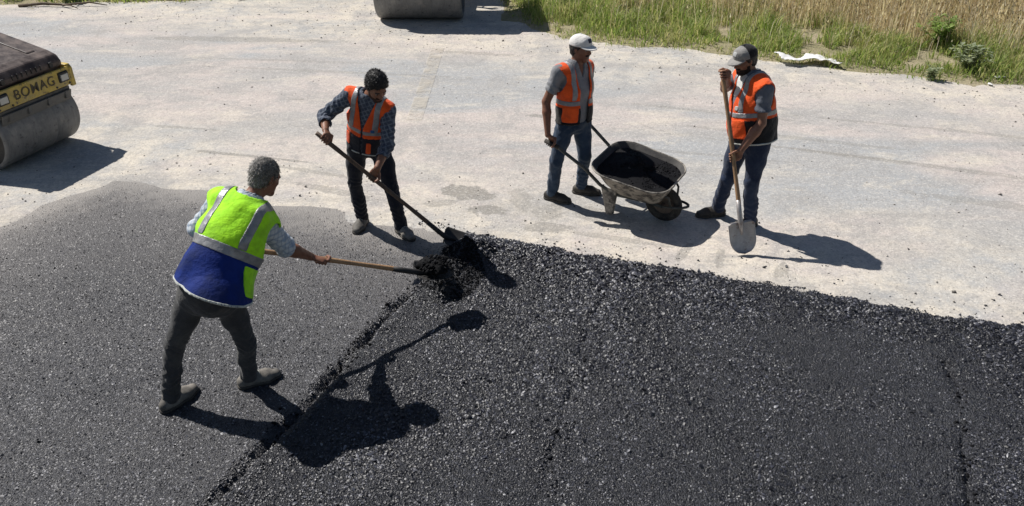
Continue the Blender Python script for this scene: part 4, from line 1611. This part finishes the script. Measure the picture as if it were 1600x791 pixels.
def patch(V, Fq, mask, off):
    """faces of a garment picked out as a piece of their own, lying proud of it, with a turned-in rim"""
    q = Fq[mask]
    if not len(q):
        return None
    _, fn = face_data(V, Fq)
    vn = np.zeros_like(V)
    for i in range(4):
        np.add.at(vn, Fq[:, i], fn)
    vn /= np.linalg.norm(vn, axis=1)[:, None] + 1e-12
    u, inv = np.unique(q, return_inverse=True)
    q = inv.reshape(q.shape)
    top = V[u] + vn[u] * off
    # relax the outline so it does not show the grid
    e = np.sort(np.vstack([q[:, [0, 1]], q[:, [1, 2]], q[:, [2, 3]], q[:, [3, 0]]]), 1)
    ue, cn = np.unique(e, axis=0, return_counts=True)
    be = ue[cn == 1]
    for it in range(6):
        acc = np.zeros_like(top)
        cc_ = np.zeros(len(top))
        np.add.at(acc, be[:, 0], top[be[:, 1]])
        np.add.at(acc, be[:, 1], top[be[:, 0]])
        np.add.at(cc_, be.ravel(), 1)
        m = cc_ >= 2
        top[m] = top[m] * .4 + .6 * acc[m] / cc_[m][:, None]
    n = len(top)
    bot = top - vn[u] * (off * 2.2)
    d = np.vstack([q[:, [0, 1]], q[:, [1, 2]], q[:, [2, 3]], q[:, [3, 0]]])
    key = {tuple(sorted(x)): 1 for x in be.tolist()}
    rim = [(a, b_, b_ + n, a + n)[::-1] for a, b_ in d.tolist() if tuple(sorted((a, b_))) in key]
    Fo = np.vstack([q, np.array(rim)]) if rim else q
    return np.vstack([top, bot]), Fo


def frame(fwd, up):
    """rows: right, forward, up"""
    f = norm(fwd)
    u = np.asarray(up, float)
    r = norm(np.cross(f, u))
    u = np.cross(r, f)
    return np.array([r, f, u])


def hand(F, wrist, grip, axis, rh, k=.006, thumb_dir=1):
    """hand closed round a bar: palm between wrist and bar, four bent fingers and a thumb wrapped round it.
    axis points from the little finger to the index finger"""
    wrist, grip, axis = map(lambda q: np.asarray(q, float), (wrist, grip, axis))
    axis = norm(axis)
    u = wrist - grip
    u = norm(u - axis * (u @ axis))          # from bar towards the wrist
    v = np.cross(axis, u) * thumb_dir         # round the bar
    R = rh + .009

    def at(th, off, rr=R):
        return grip + axis * off + (u * cos(th) + v * sin(th)) * rr
    # palm lies against one side of the bar
    pa = at(radians(38), 0, R + .008)
    F.econe(wrist, pa + u * .022, axis, (.027, .019), (.040, .017), .012)
    F.econe(pa + u * .024, pa - u * .004, axis, (.040, .016), (.040, .014), .010)
    for i, off in enumerate((-.033, -.011, .011, .033)):
        fl = (.86, .97, 1.0, .93)[i]
        r = (.0078, .0086, .0090, .0088)[i]
        ths = [radians(30), radians(30 + 62 * fl), radians(30 + 125 * fl), radians(30 + 185 * fl)]
        pts = [at(ths[0], off, R + .006), at(ths[1], off, R + .007), at(ths[2], off, R + .001), at(ths[3], off, R - .001)]
        F.chain(pts, [r * 1.12, r * 1.05, r, r * .82], .0025)
    # thumb leaves the index side of the palm and closes over the other side of the bar
    t0 = pa + axis * .030 + u * .035
    t1 = at(radians(-20), .052, R + .012)
    t2 = at(radians(-75), .046, R + .004)
    t3 = at(radians(-118), .036, R + .001)
    F.chain([t0, t1, t2, t3], [.0135, .0118, .0105, .0085], .006)


RES = .0066


def build_person(label, J, head_f, toes, grips, style, z0=0.0, seed=1):
    J = {k: np.asarray(v, float) for k, v in J.items()}
    base = np.array([J['pel'][0], J['pel'][1], z0])
    root = empty('person', tuple(base))
    tag(root, label, 'person', 'road workers')
    bulk = style.get('bulk', 0.0)
    belly = style.get('belly', 0.0)
    U = norm(J['neck'] - J['pel'])
    sC = norm(J['shR'] - J['shL'])
    sP = norm(J['hipR'] - J['hipL'])
    S = norm(sC - U * (sC @ U))
    Fw = np.cross(U, S)
    LT = float(np.linalg.norm(J['neck'] - J['pel']))
    TR = np.array([S, Fw, U])                   # torso frame rows
    hm = (J['hipL'] + J['hipR']) / 2
    allp = np.array(list(J.values()))

    def torso(F, off):
        p = J['pel']
        F.econe(hm - U * .02, p + U * .10, sP, (.145 + bulk, .105 + bulk), (.138 + bulk, .104 + bulk), .04, off=off)
        F.econe(p + U * .10 + Fw * belly * .5, p + U * .55 * LT + Fw * belly * .3, S, (.138 + bulk, .105 + bulk + belly), (.150 + bulk, .112 + bulk + belly * .4), .06, off=off)
        F.econe(p + U * .55 * LT, p + U * (LT - .075), S, (.152 + bulk, .114 + bulk), (.140 + bulk, .088 + bulk), .06, off=off)
        for s in ('L', 'R'):
            F.cone(J['neck'] - U * .045, J['sh' + s] - U * .004, .062 + off, .056 + off + bulk * .3, .05)
            F.cone(J['neck'] + U * .01, J['neck'] - U * .06 + (J['sh' + s] - J['neck']) * .5, .050 + off, .056 + off, .04)
        return F

    # ---------------- body: one continuous skin
    F = Field(np.minimum(allp.min(0) - .2, J['head'] - .2), np.maximum(allp.max(0) + .2, J['head'] + .2), RES)
    torso(F, -.008)
    HR = frame(head_f, (0, 0, 1))
    hc = J['head']

    def hp(x, y, z):
        return hc + HR[0] * x + HR[1] * y + HR[2] * z
    F.cone(J['neck'] - U * .05, hp(0, -.022, -.065), .060, .054, .03)
    F.ell(hp(0, -.012, .028), HR, (.074, .096, .088), .01)
    F.ell(hp(0, .022, -.045), HR, (.060, .068, .074), .03)
    F.cone(hp(-.014, .066, -.100), hp(.014, .066, -.100), .020, .020, .025)       # chin
    F.cone(hp(-.034, .072, .018), hp(.034, .072, .018), .014, .014, .014)         # brow
    for s in (-1, 1):
        F.cone(hp(s * .040, .058, -.022), hp(s * .052, .030, -.020), .018, .014, .02)   # cheekbone
        F.ell(hp(s * .031, .094, .000), HR, (.016, .012, .010), .008, sub=True)
        F.ell(hp(s * .031, .074, .000), HR, (.0125, .0125, .0115), .002)
        F.econe(hp(s * .073, -.010, .018), hp(s * .071, -.004, -.026), HR[1], (.019, .009), (.012, .008), .006)   # ear
    F.chain([hp(0, .084, .012), hp(0, .098, -.012), hp(0, .104, -.030)], [.009, .0105, .0135], .008)
    for s in (-1, 1):
        F.cone(hp(s * .010, .094, -.033), hp(s * .011, .090, -.033), .009, .008, .006)
    F.cone(hp(-.020, .080, -.063), hp(.020, .080, -.063), .0085, .0085, .008)
    F.cone(hp(-.016, .080, -.074), hp(.016, .080, -.074), .0085, .0085, .006)
    for s in 'LR':
        F.chain([J['sh' + s], J['sh' + s] * .55 + J['el' + s] * .45, J['el' + s]], [.052, .047 + bulk * .3, .040], .02)
        e, w_ = J['el' + s], J['wr' + s]
        F.chain([e, e * .68 + w_ * .32, w_], [.040, .042 + bulk * .2, .027], .015)
        g, axs, rh, td = grips[s]
        hand(F, w_, g, axs, rh, thumb_dir=td)
        F.chain([J['hip' + s], J['kn' + s], J['an' + s]], [.075, .052, .040], .02)
        t = norm(np.array([*toes[s], 0]))
        F.cone(J['an' + s] - (0, 0, .03), J['an' + s] + t * .12 - (0, 0, .045), .032, .028, .02)
    V, Q = F.mesh()
    c, nn = face_data(V, Q)
    lc = (c - hc) @ HR.T
    slots = np.zeros(len(Q), int)
    for s in (-1, 1):
        de = np.linalg.norm((c - hp(s * .031, .074, 0)) / np.array([1, 1, 1]), axis=1)
        ew = (de < .0142) & (lc[:, 1] > .078)
        slots[ew] = 1
        slots[ew & (np.linalg.norm(c - hp(s * .031, .086, -.002), axis=1) < .0085)] = 2
    lip = (np.abs(lc[:, 0]) < .024) & (lc[:, 2] < -.056) & (lc[:, 2] > -.080) & (lc[:, 1] > .076)
    slots[lip] = 3
    body = mesh_obj('body', V, Q, [M[style['skin']], M['eye_white'], M['eye_dark'], M['lip']], root, off=base, slots=slots)

    def add_patch(name, mask, off, mat, parent, Vq=None, Fq=None):
        r_ = patch(V if Vq is None else Vq, Q if Fq is None else Fq, mask, off)
        if r_ is None:
            return
        return mesh_obj(name, r_[0], r_[1], mat, parent, off=base)
    # beard, moustache, eyebrows are pieces of hair on the face
    onface = (np.linalg.norm(c - hc, axis=1) < .17) & (lc[:, 1] > -.005)
    bz = style.get('beard')
    if bz:
        m = onface & (lc[:, 2] < -.036 - .5 * np.maximum(0, lc[:, 1] - .05) * (np.abs(lc[:, 0]) < .04)) & (lc[:, 2] > -.135) & (lc[:, 1] > .0 + .35 * (-.03 - lc[:, 2]).clip(0) * 0) & ~lip
        m &= ~((np.abs(lc[:, 0]) < .030) & (lc[:, 2] > -.046) & (lc[:, 1] > .06))
        m &= ~((lc[:, 2] > -.062) & (np.abs(lc[:, 0]) > .026) & (lc[:, 1] > .030))
        m &= ~((np.abs(lc[:, 0]) < .032) & (lc[:, 2] > -.048))
        add_patch('beard', m, style.get('beard_thick', .004), M[bz], root)
    m = onface & (lc[:, 2] < -.043) & (lc[:, 2] > -.060) & (np.abs(lc[:, 0]) < .034) & (lc[:, 1] > .066)
    if style.get('moustache'):
        add_patch('moustache', m, .004, M[style['moustache']], root)
    for s in (-1, 1):
        m = onface & (lc[:, 2] > .012) & (lc[:, 2] < .024) & (lc[:, 0] * s > .012) & (lc[:, 0] * s < .050) & (lc[:, 1] > .06)
        add_patch('eyebrow', m, .003, M['hair_black' if style['hair'] != 'hair_grey' else 'hair_grey'], root)

    # ---------------- hair
    F = Field(hc - .19, hc + .19, .0038)
    ht = style.get('hair_thick', .010)
    F.ell(hp(0, -.016, .030), HR, (.076 + ht, .097 + ht, .090 + ht), 0)
    F.ell(hp(0, -.050, -.035), HR, (.060 + ht * .6, .050 + ht * .6, .060), .02)
    lx, ly, lz = F.local(hc, HR)
    line = lz - (.058 - .10 * (np.maximum(0, .062 - ly)) / .07 * 1.0)          # rises to the forehead, drops behind the ears
    line = np.where(ly < -.012, lz - np.maximum(-.085, .058 - .095 * (.062 - ly) / .07), line)
    F.d = np.maximum(F.d, np.maximum(-line.astype(np.float32), (ly - .078 - .0 * lx).astype(np.float32)))
    F.wrinkle(seed + 40, style.get('curl', .0018), 130, 260, 7)
    if not style.get('cap'):
        Vh, Qh = F.mesh()
        # short strands lying over the scalp break up its outline
        ch, nh = face_data(Vh, Qh)
        rg = np.random.default_rng(seed + 60)
        ns = 5200
        fi = rg.integers(0, len(Qh), ns)
        lh = (ch[fi] - hc) @ HR.T
        ok = (lh[:, 2] > -.075)
        fi, lh = fi[ok], lh[ok]
        ns = len(fi)
        flow = np.stack([lh[:, 0] * 4, -.35 - lh[:, 1] * 1.0, -.55 + lh[:, 2] * 2], -1) @ HR
        curl = style.get('strand_curl', .35)
        dv = flow * .8 + nh[fi] * style.get('strand_lift', .35) + rg.normal(0, curl, (ns, 3))
        dv /= np.linalg.norm(dv, axis=1)[:, None]
        Ls = rg.uniform(.6, 1.3, ns)[:, None] * style.get('strand', .017)
        sv = np.cross(dv, nh[fi])
        sv /= np.linalg.norm(sv, axis=1)[:, None] + 1e-9
        rt_ = ch[fi] - nh[fi] * .002
        SV = np.stack([rt_ - sv * .0014, rt_ + sv * .0014, rt_ + dv * Ls * .6 + sv * .001, rt_ + dv * Ls - nh[fi] * Ls * .15], 1).reshape(-1, 3)
        SQ = (np.array([[0, 1, 2, 3]]) + (np.arange(ns) * 4)[:, None])
        ho = mesh_obj('hair', np.vstack([Vh, SV]), np.vstack([Qh, SQ + len(Vh)]), [M[style['hair']], M[style['hair'] + '_strand']], root, off=base, slots=np.r_[np.zeros(len(Qh), int), np.ones(ns, int)])
    else:
        F.d = np.maximum(F.d, (lz - .035 + .0 * lx).astype(np.float32))
        Vh, Qh = F.mesh()
        mesh_obj('hair', Vh, Qh, M[style['hair']], root, off=base)
        # ---------------- cap: crown, button, curved brim
        C = Field(hc - .26, hc + .26, .0048)
        C.ell(hp(0, -.012, .036), HR, (.087, .108, .094), 0)
        C.ell(hp(0, .052, .062), HR, (.060, .040, .050), .03)
        lx, ly, lz = C.local(hc, HR)
        C.d = np.maximum(C.d, (.026 + .05 * (ly + .1) * .6 - lz).astype(np.float32))
        C.wrinkle(seed + 50, .0012, 25, 60, 4)
        Vc, Qc = C.mesh()
        cc_, _ = face_data(Vc, Qc)
        lcc = (cc_ - hc) @ HR.T
        sl = (lcc[:, 1] < style.get('cap_split', -9)).astype(int)
        cap = mesh_obj('cap', Vc, Qc, [M[style['cap']], M[style.get('cap_back', style['cap'])]], root, off=base, slots=sl)
        B_ = Field(hc - .26, hc + .28, .0042)
        lx, ly, lz = B_.local(hc, HR)
        curve = .038 - 2.6 * lx * lx - .22 * (ly - .08)
        out = np.sqrt((lx / .078) ** 2 + (np.maximum(ly - .055, 0) / .112) ** 2) - 1
        B_.d = np.maximum(np.maximum(np.abs(lz - curve) - .0052, out * .07), .045 - ly).astype(np.float32) + 0 * lz.astype(np.float32)
        Vb, Qb = B_.mesh()
        mesh_obj('brim', Vb, Qb, M[style['cap']], cap, off=base)
        k = MB()
        bt = hp(0, -.012, .130) - base
        k.tube([Vector(bt), Vector(bt + HR[2] * .006)], [.010, .006], 8)
        k.build('button', M[style.get('cap_back', style['cap'])], cap)
        if style.get('emblem'):
            m = (lcc[:, 1] > .05) & (np.abs(lcc[:, 0]) < .022) & (lcc[:, 2] > .068) & (lcc[:, 2] < .104)
            add_patch('emblem', m, .002, M[style['emblem']], cap, Vc, Qc)

    # ---------------- trousers
    legs = [J[k + s] for k in ('hip', 'kn', 'an') for s in 'LR'] + [J['pel']]
    legs = np.array(legs)
    F = Field(legs.min(0) - .24, legs.max(0) + .22, .0078)
    F.econe(hm - U * .03, J['pel'] + U * .09, sP, (.152 + bulk, .112 + bulk), (.145 + bulk, .110 + bulk), .03)
    for s in 'LR':
        h_, k_, a_ = J['hip' + s], J['kn' + s], J['an' + s]
        tb = style.get('leg', 1.0)
        F.chain([h_ - U * .0, h_ * .5 + k_ * .5, k_], [.094 * tb + bulk * .4, .081 * tb, .063 * tb], .035)
        F.chain([k_, k_ * .5 + a_ * .5, a_ + (0, 0, -.015)], [.063 * tb, .059 * tb, .058 * tb], .02)
    F.wrinkle(seed + 3, .0042, 14, 40, 6)
    for i, s in enumerate('LR'):
        h_, k_, a_ = J['hip' + s], J['kn' + s], J['an' + s]
        F.folds(k_ * .65 + a_ * .35, a_, seed + i, .0040, 62)
        F.folds(k_ * .8 + h_ * .2, k_ * .8 + a_ * .2, seed + 5 + i, .0034, 55)
        F.folds(h_, h_ * .72 + k_ * .28, seed + 9 + i, .0034, 48)
    lx, ly, lz = F.local(J['pel'], TR)
    F.d = np.maximum(F.d, (lz - .115).astype(np.float32))
    Zg = F.ax[2][None, None, :]
    cut = z0 + .052
    F.d = np.maximum(F.d, (cut - Zg).astype(np.float32) * np.ones_like(F.d))
    V2, Q2 = F.mesh()
    tro = mesh_obj('trousers', V2, Q2, M[style['trousers']], root, off=base)

    # ---------------- shoes
    for s in 'LR':
        a_ = J['an' + s].copy()
        t = norm(np.array([*toes[s], 0]))
        sd = np.array([-t[1], t[0], 0])
        g = np.array([a_[0], a_[1], z0])
        F = Field(g - .26, g + .28, .0058)
        heel, ball, toe = g - t * .050, g + t * .11, g + t * .180
        F.econe(heel + (0, 0, .045), ball + (0, 0, .040), sd, (.040, .042), (.050, .038), .02)
        F.econe(ball + (0, 0, .036), toe + (0, 0, .032), sd, (.050, .036), (.038, .028), .03)
        F.cone(g + (0, 0, .05), g + (0, 0, .105), .044, .046, .03)
        F.cone(g + t * .03 + (0, 0, .06), g + t * .10 + (0, 0, .062), .030, .022, .03)
        Z_ = F.ax[2][None, None, :]
        F.wrinkle(seed + 77, .0018, 40, 90, 4)
        F.d = np.maximum(F.d, np.maximum(z0 + .020 - Z_, Z_ - z0 - .115) * np.ones_like(F.d))
        V3, Q3 = F.mesh()
        sh = mesh_obj('shoe', V3, Q3, M[style['shoe']], root, off=base)
        F = Field(g - .26, g + .28, .0058)
        F.econe(heel + (0, 0, .02), ball + (0, 0, .02), sd, (.045, .045), (.054, .045), .02)
        F.econe(ball + (0, 0, .02), toe + (0, 0, .02), sd, (.054, .045), (.043, .036), .03)
        F.d = np.maximum(F.d, np.maximum(z0 - .004 - Z_, Z_ - z0 - .024) * np.ones_like(F.d))
        V3, Q3 = F.mesh()
        mesh_obj('sole', V3, Q3, M[style.get('sole', 'sole')], sh, off=base)
        lc_ = MB()
        for q in range(3):
            p = g + t * (.065 + .028 * q) + np.array([0, 0, .094 - .010 * q]) - base
            lc_.tube([Vector(p - sd * .026 - np.array([0, 0, .012])), Vector(p + np.array([0, 0, .003])), Vector(p + sd * .026 - np.array([0, 0, .012]))], .0032, 5)
        lc_.build('lace', M['piping' if style['shoe'] == 'shoe_grey' else 'black_cloth'], sh)

    # ---------------- shirt
    up = np.array([J[k + s] for k in ('sh', 'el', 'wr') for s in 'LR'] + [J['pel'], J['neck']])
    F = Field(up.min(0) - .24, up.max(0) + .22, .0075)
    torso(F, .008)
    F.cone(J['neck'] - U * .02, J['neck'] + U * .035, .068, .066, .03)
    sl_len = style.get('sleeve', 1.0)
    for i, s in enumerate('LR'):
        a_, e_, w_ = J['sh' + s], J['el' + s], J['wr' + s]
        if sl_len <= 1:
            en = a_ + (e_ - a_) * sl_len
            F.chain([a_, en], [.066 + bulk * .4, .061 + bulk * .3], .03)
        else:
            en = e_ + (w_ - e_) * (sl_len - 1)
            F.chain([a_, e_], [.066 + bulk * .3, .056 + bulk * .3], .03)
            F.chain([e_, en], [.056 + bulk * .3, .046], .02)
    F.wrinkle(seed + 13, .0035, 18, 50, 6)
    for i, s in enumerate('LR'):
        a_, e_, w_ = J['sh' + s], J['el' + s], J['wr' + s]
        F.folds(a_ * .6 + e_ * .4, e_, seed + 21 + i, .0045, 100)
        if sl_len > 1:
            F.folds(e_, w_, seed + 25 + i, .0045, 105)
    # cut sleeve ends square and hollow them
    for s in 'LR':
        a_, e_, w_ = J['sh' + s], J['el' + s], J['wr' + s]
        if sl_len <= 1:
            en, di = a_ + (e_ - a_) * sl_len, norm(e_ - a_)
        else:
            en, di = e_ + (w_ - e_) * (sl_len - 1), norm(w_ - e_)
        F.cone(en + di * .052, en + di * .11, .085, .085, 0, sub=True)
        F.cone(en + di * .06, en - di * .02, .050, .048, 0, sub=True)
    F.cone(J['neck'] + U * .02, J['neck'] + U * .12, .060, .075, 0, sub=True)
    lx, ly, lz = F.local(J['pel'], TR)
    F.d = np.maximum(F.d, (-.03 - lz).astype(np.float32))
    vn = style.get('shirt_v', .0)
    if vn:
        vv = np.maximum(np.abs(lx) - (lz - (LT - vn)) * .32, -(ly - .02))
        F.d = np.maximum(F.d, -np.maximum(vv, -(lz - (LT - vn))).astype(np.float32) * (F.d > -.02) + F.d * (F.d <= -.02))
    V4, Q4 = F.mesh()
    c4, n4 = face_data(V4, Q4)
    shirt = mesh_obj('shirt', V4, Q4, M[style['shirt']], root, off=base)
    l4 = (c4 - J['pel']) @ TR.T
    # collar band
    m = (l4[:, 2] > LT - .012) & (np.hypot(l4[:, 0], l4[:, 1]) < .12) & (l4[:, 1] < .075)
    add_patch('collar', m, .007, M[style['shirt']], shirt, V4, Q4)

    if style.get('undershirt'):
        m = (l4[:, 2] > LT - .15) & (np.abs(l4[:, 0]) < .05 - .12 * (LT - l4[:, 2]).clip(0) + .004) & (l4[:, 1] > .03)
        add_patch('undershirt', m, .006, M['white_cloth'], shirt, V4, Q4)
    # ---------------- vest: open shell over the shirt
    F = Field(up.min(0) - .36, up.max(0) + .28, .0068)
    vo = style.get('vest_off', .024)
    torso(F, vo)
    hb = style.get('vest_bot', -.09)
    lx, ly, lz = F.local(J['pel'], TR)
    flare = style.get('flare', .02)
    F.econe(J['pel'] + U * (hb - .06 - .12 * style.get('hem_tilt', 0)) + S * style.get('vest_shift', 0) - Fw * style.get('vest_back', 0), J['pel'] + U * .12, S, (.165 + bulk + flare, .125 + bulk + flare + belly * .6), (.150 + bulk + vo * .7, .118 + bulk + vo * .7 + belly * .8), .05)
    F.wrinkle(seed + 31, style.get('vest_wr', .0045), 12, 34, 6)
    outer_d = F.d.copy()
    th = .013
    F.d = np.maximum(outer_d, -(outer_d + th))
    F.d = np.maximum(F.d, (hb - lz + style.get('hem_tilt', 0) * ly).astype(np.float32))
    # armholes
    for s, sg in (('L', -1), ('R', 1)):
        a_ = J['sh' + s]
        out = norm(S * sg - U * .15)
        aw = style.get('armhole', .094)
        F.econe(a_ - U * .055 + out * .012, a_ - U * .085 + out * .22, U, (aw + .022, aw), (aw + .05, aw + .03), 0, sub=True)
    # neck opening and front
    F.cone(J['neck'] - U * .015, J['neck'] + U * .12, .082, .12, 0, sub=True)
    v0 = style.get('v_low', .26)
    vw = style.get('v_w', .30)
    gap = style.get('gap', .006)
    vv = np.maximum(np.abs(lx - style.get('gap_x', 0) * 1.0) - np.maximum(gap + style.get('gap_low', 0) * np.maximum(0, v0 - lz), gap + (lz - v0) * vw), .02 - ly)
    F.d = np.maximum(F.d, -vv.astype(np.float32))
    V5, Q5 = F.mesh()
    c5, n5 = face_data(V5, Q5)
    l5 = (c5 - J['pel']) @ TR.T
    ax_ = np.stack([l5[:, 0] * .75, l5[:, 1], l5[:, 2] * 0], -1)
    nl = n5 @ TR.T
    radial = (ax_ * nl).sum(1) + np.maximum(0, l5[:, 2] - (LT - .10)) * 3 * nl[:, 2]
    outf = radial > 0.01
    slots5 = (l5[:, 2] < style['low_h'] + style.get('low_tilt', 0) * l5[:, 1]).astype(int)
    if style.get('low_side'):        # dark flanks and back only below the band, pockets keep the bright colour
        pass
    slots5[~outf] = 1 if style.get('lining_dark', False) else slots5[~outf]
    vest = mesh_obj('vest', V5, Q5, [M[style['vest']], M[style['vest_low']]], root, off=base, slots=slots5)
    hb0, hb1 = style['band']
    m = outf & (l5[:, 2] > hb0) & (l5[:, 2] < hb1)
    add_patch('reflective_band', m, .003, M['reflect'], vest, V5, Q5)
    s0, s1 = style['brace']
    for sg in (-1, 1):
        m = outf & (l5[:, 0] * sg > s0) & (l5[:, 0] * sg < s1) & (l5[:, 2] > hb1 + .004)
        add_patch('reflective_brace', m, .003, M['reflect'], vest, V5, Q5)
    for nm, (x0, x1, y0, y1, frontside, mt) in style.get('patches', []):
        m = outf & (l5[:, 0] > x0) & (l5[:, 0] < x1) & (l5[:, 2] > y0) & (l5[:, 2] < y1)
        if frontside == 1:
            m &= l5[:, 1] > .02
        elif frontside == -1:
            m &= l5[:, 1] < -.02
        elif frontside == 2:
            m &= (l5[:, 1] > -.085) & (l5[:, 1] < .075)
        else:
            m &= np.abs(nl[:, 0]) > .6
        add_patch(nm, m, .0055 if nm != 'badge' else .008, M[mt], vest, V5, Q5)
    m = outf & (l5[:, 2] < hb + .013 + style.get('hem_tilt', 0) * l5[:, 1]) & (l5[:, 2] > hb - .1)
    add_patch('hem_piping', m, .0035, M[style.get('hem', 'piping')], vest, V5, Q5)
    return root


# ------------------------------------------------------------------ the four workers
# 1: man in the lime and blue vest, seen from behind
zl = .012
grL1 = S1_R - ax1 * .48
build_person('grey-haired man in lime and blue vest bending over his shovel',
    dict(head=(-1.585, 4.70, 1.455), neck=(-1.685, 4.585, 1.325), shL=(-1.885, 4.66, 1.300), shR=(-1.600, 4.565, 1.175),
         elL=(-2.075, 4.66, 1.095), elR=(-1.53, 4.72, .915), wrL=tuple(grL1 + [-.055, -.05, .055]), wrR=tuple(S1_R + [-.055, -.05, .05]),
         pel=(-1.895, 4.255, .905), hipL=(-1.99, 4.245, .885), hipR=(-1.805, 4.225, .88), knL=(-2.185, 4.19, .495), knR=(-1.755, 4.27, .468), anL=(-2.285, 4.15, .10), anR=(-1.82, 4.38, .10)),
    (.52, .70, -.48), dict(L=(.5, .86), R=(.86, .5)),
    dict(L=(grL1, -ax1, .0165, -1), R=(S1_R, ax1, .0165, 1)),
    dict(skin='skin_dark', hair='hair_grey', hair_thick=.0045, curl=.0010, strand=.020, strand_lift=.12, strand_curl=.22, shirt='plaid_pale', sleeve=1.12, trousers='trouser_grey', shoe='shoe_grey', vest='lime', vest_low='royal',
         low_h=.225, band=(.215, .275), brace=(.118, .165), vest_off=.034, vest_bot=-.012, flare=.075, vest_shift=.05, vest_back=.0, hem_tilt=.30, v_low=.25, bulk=.024, belly=.03, vest_wr=.008,
         patches=[('pocket', (.12, .38, .02, .195, 2, 'lime'))], armhole=.088, leg=.98),
    z0=zl, seed=3)

# 2: man in the orange vest and checked shirt
z2 = .006
g2R = S2_top + ax2 * .085
g2L = S2_top + ax2 * .585
build_person('dark-haired man in orange vest and checked shirt pushing a shovel',
    dict(head=(-1.113, 6.385, 1.497), neck=(-1.195, 6.49, 1.370), shL=(-1.05, 6.47, 1.262), shR=(-1.369, 6.53, 1.375),
         elL=(-1.068, 6.40, .975), elR=(-1.60, 6.50, 1.205), wrL=tuple(g2L + [.055, .015, .085]), wrR=tuple(g2R + [.0, .07, .055]),
         pel=(-1.285, 6.652, .902), hipL=(-1.192, 6.65, .895), hipR=(-1.371, 6.62, .90), knL=(-1.092, 6.56, .495), knR=(-1.443, 6.675, .494), anL=(-1.034, 6.60, .10), anR=(-1.425, 6.767, .10)),
    (.42, -.66, -.55), dict(L=(.60, -.80), R=(-.18, -.98)),
    dict(L=(g2L, ax2, .0165, -1), R=(g2R, ax2, .0165, 1)),
    dict(skin='skin', hair='hair_black', hair_thick=.012, curl=.0016, strand=.019, strand_curl=1.0, strand_lift=1.1, beard='stubble', beard_thick=.002, moustache='beard', shirt='plaid_blue', sleeve=1.72, trousers='trouser_navy', shoe='shoe_grey', vest='orange', vest_low='navy',
         low_h=.165, band=(.205, .245), brace=(.085, .130), vest_off=.022, vest_bot=-.05, hem_tilt=.2, flare=.018, v_low=.27, v_w=.28, gap=.008, lining_dark=True,
         patches=[('pocket', (.115, .155, .03, .155, 1, 'orange')), ('pocket', (-.085, -.045, .0, .12, 1, 'orange')), ('badge', (-.105, -.072, .245, .275, 1, 'emblem_blue'))]),
    z0=z2, seed=8)

# 3: man in the white cap behind the wheelbarrow
g3R = bw((-1.06, -.31, .722))
g3L = bw((-1.06, .31, .722))
axb = norm(bw((-.97, 0, .697)) - bw((-1.11, 0, .737)))
build_person('man in white cap and orange vest holding the wheelbarrow handles',
    dict(head=(.635, 7.335, 1.548), neck=(.600, 7.345, 1.385), shL=(.715, 7.475, 1.325), shR=(.442, 7.265, 1.345),
         elL=(.735, 7.66, 1.075), elR=(.322, 7.235, 1.07), wrL=tuple(g3L + [-.01, -.01, .085]), wrR=tuple(g3R + [-.025, .0, .085]),
         pel=(.597, 7.33, .885), hipL=(.675, 7.385, .867), hipR=(.520, 7.285, .868), knL=(.722, 7.36, .46), knR=(.435, 7.235, .465), anL=(.712, 7.478, .09), anR=(.408, 7.322, .09)),
    (.78, -.60, -.05), dict(L=(.97, -.22), R=(.88, -.47)),
    dict(L=(g3L, axb, .021, 1), R=(g3R, axb, .021, -1)),
    dict(skin='skin_dark', hair='hair_black', hair_thick=.006, moustache='beard', cap='cap_white', emblem='emblem_dark', shirt='polo', sleeve=.72, trousers='jeans', shoe='shoe_dark', vest='orange', vest_low='black_cloth',
         low_h=.13, band=(.155, .200), brace=(.092, .132), vest_off=.024, vest_bot=-.035, flare=.02, v_low=.10, v_w=.10, gap=.045, gap_low=.02, gap_x=.0, shirt_v=.10, hem='black_cloth',
         patches=[('pocket', (.075, .185, -.005, .14, 1, 'orange')), ('pocket', (.045, .085, .27, .33, 1, 'orange'))], leg=.98),
    z0=0.0, seed=14)

# 4: man in the grey cap leaning on his upright shovel
g4R = S4_top + ax4 * .045
g4L = S4_top + ax4 * .76
build_person('bearded man in grey and black cap leaning on an upright shovel',
    dict(head=(2.018, 6.838, 1.588), neck=(2.108, 6.848, 1.432), shL=(2.168, 6.662, 1.378), shR=(2.075, 7.03, 1.375),
         elL=(2.165, 6.575, 1.105), elR=(1.955, 7.12, 1.235), wrL=tuple(g4L + [.065, .015, .06]), wrR=tuple(g4R + [.06, .065, .0]),
         pel=(2.165, 6.758, .935), hipL=(2.210, 6.685, .915), hipR=(2.090, 6.83, .90), knL=(2.19, 6.66, .486), knR=(2.018, 6.83, .470), anL=(2.262, 6.745, .09), anR=(2.002, 6.975, .09)),
    (-.86, -.36, -.30), dict(L=(-.90, -.42), R=(-.98, -.14)),
    dict(L=(g4L, -ax4, .0165, 1), R=(g4R, -ax4, .0165, -1)),
    dict(skin='skin', hair='hair_black', hair_thick=.007, beard='beard', beard_thick=.004, moustache='beard', cap='cap_grey', cap_back='cap_black', cap_split=.005, emblem='emblem_pale', shirt='tee', sleeve=.66, trousers='jeans_dark', shoe='shoe_dark', vest='orange', vest_low='black_cloth',
         low_h=.16, band=(.185, .225), brace=(.085, .130), vest_off=.026, vest_bot=-.06, flare=.022, v_low=.28, v_w=.30, gap=.015, bulk=.026, belly=.045, undershirt=True,
         patches=[('pocket', (-.15, -.035, .0, .165, 1, 'orange')), ('pocket', (.035, .15, .0, .165, 1, 'orange')), ('badge', (-.085, -.050, .245, .285, 1, 'emblem_pale'))], leg=1.05, hem='piping'),
    z0=0.0, seed=22)
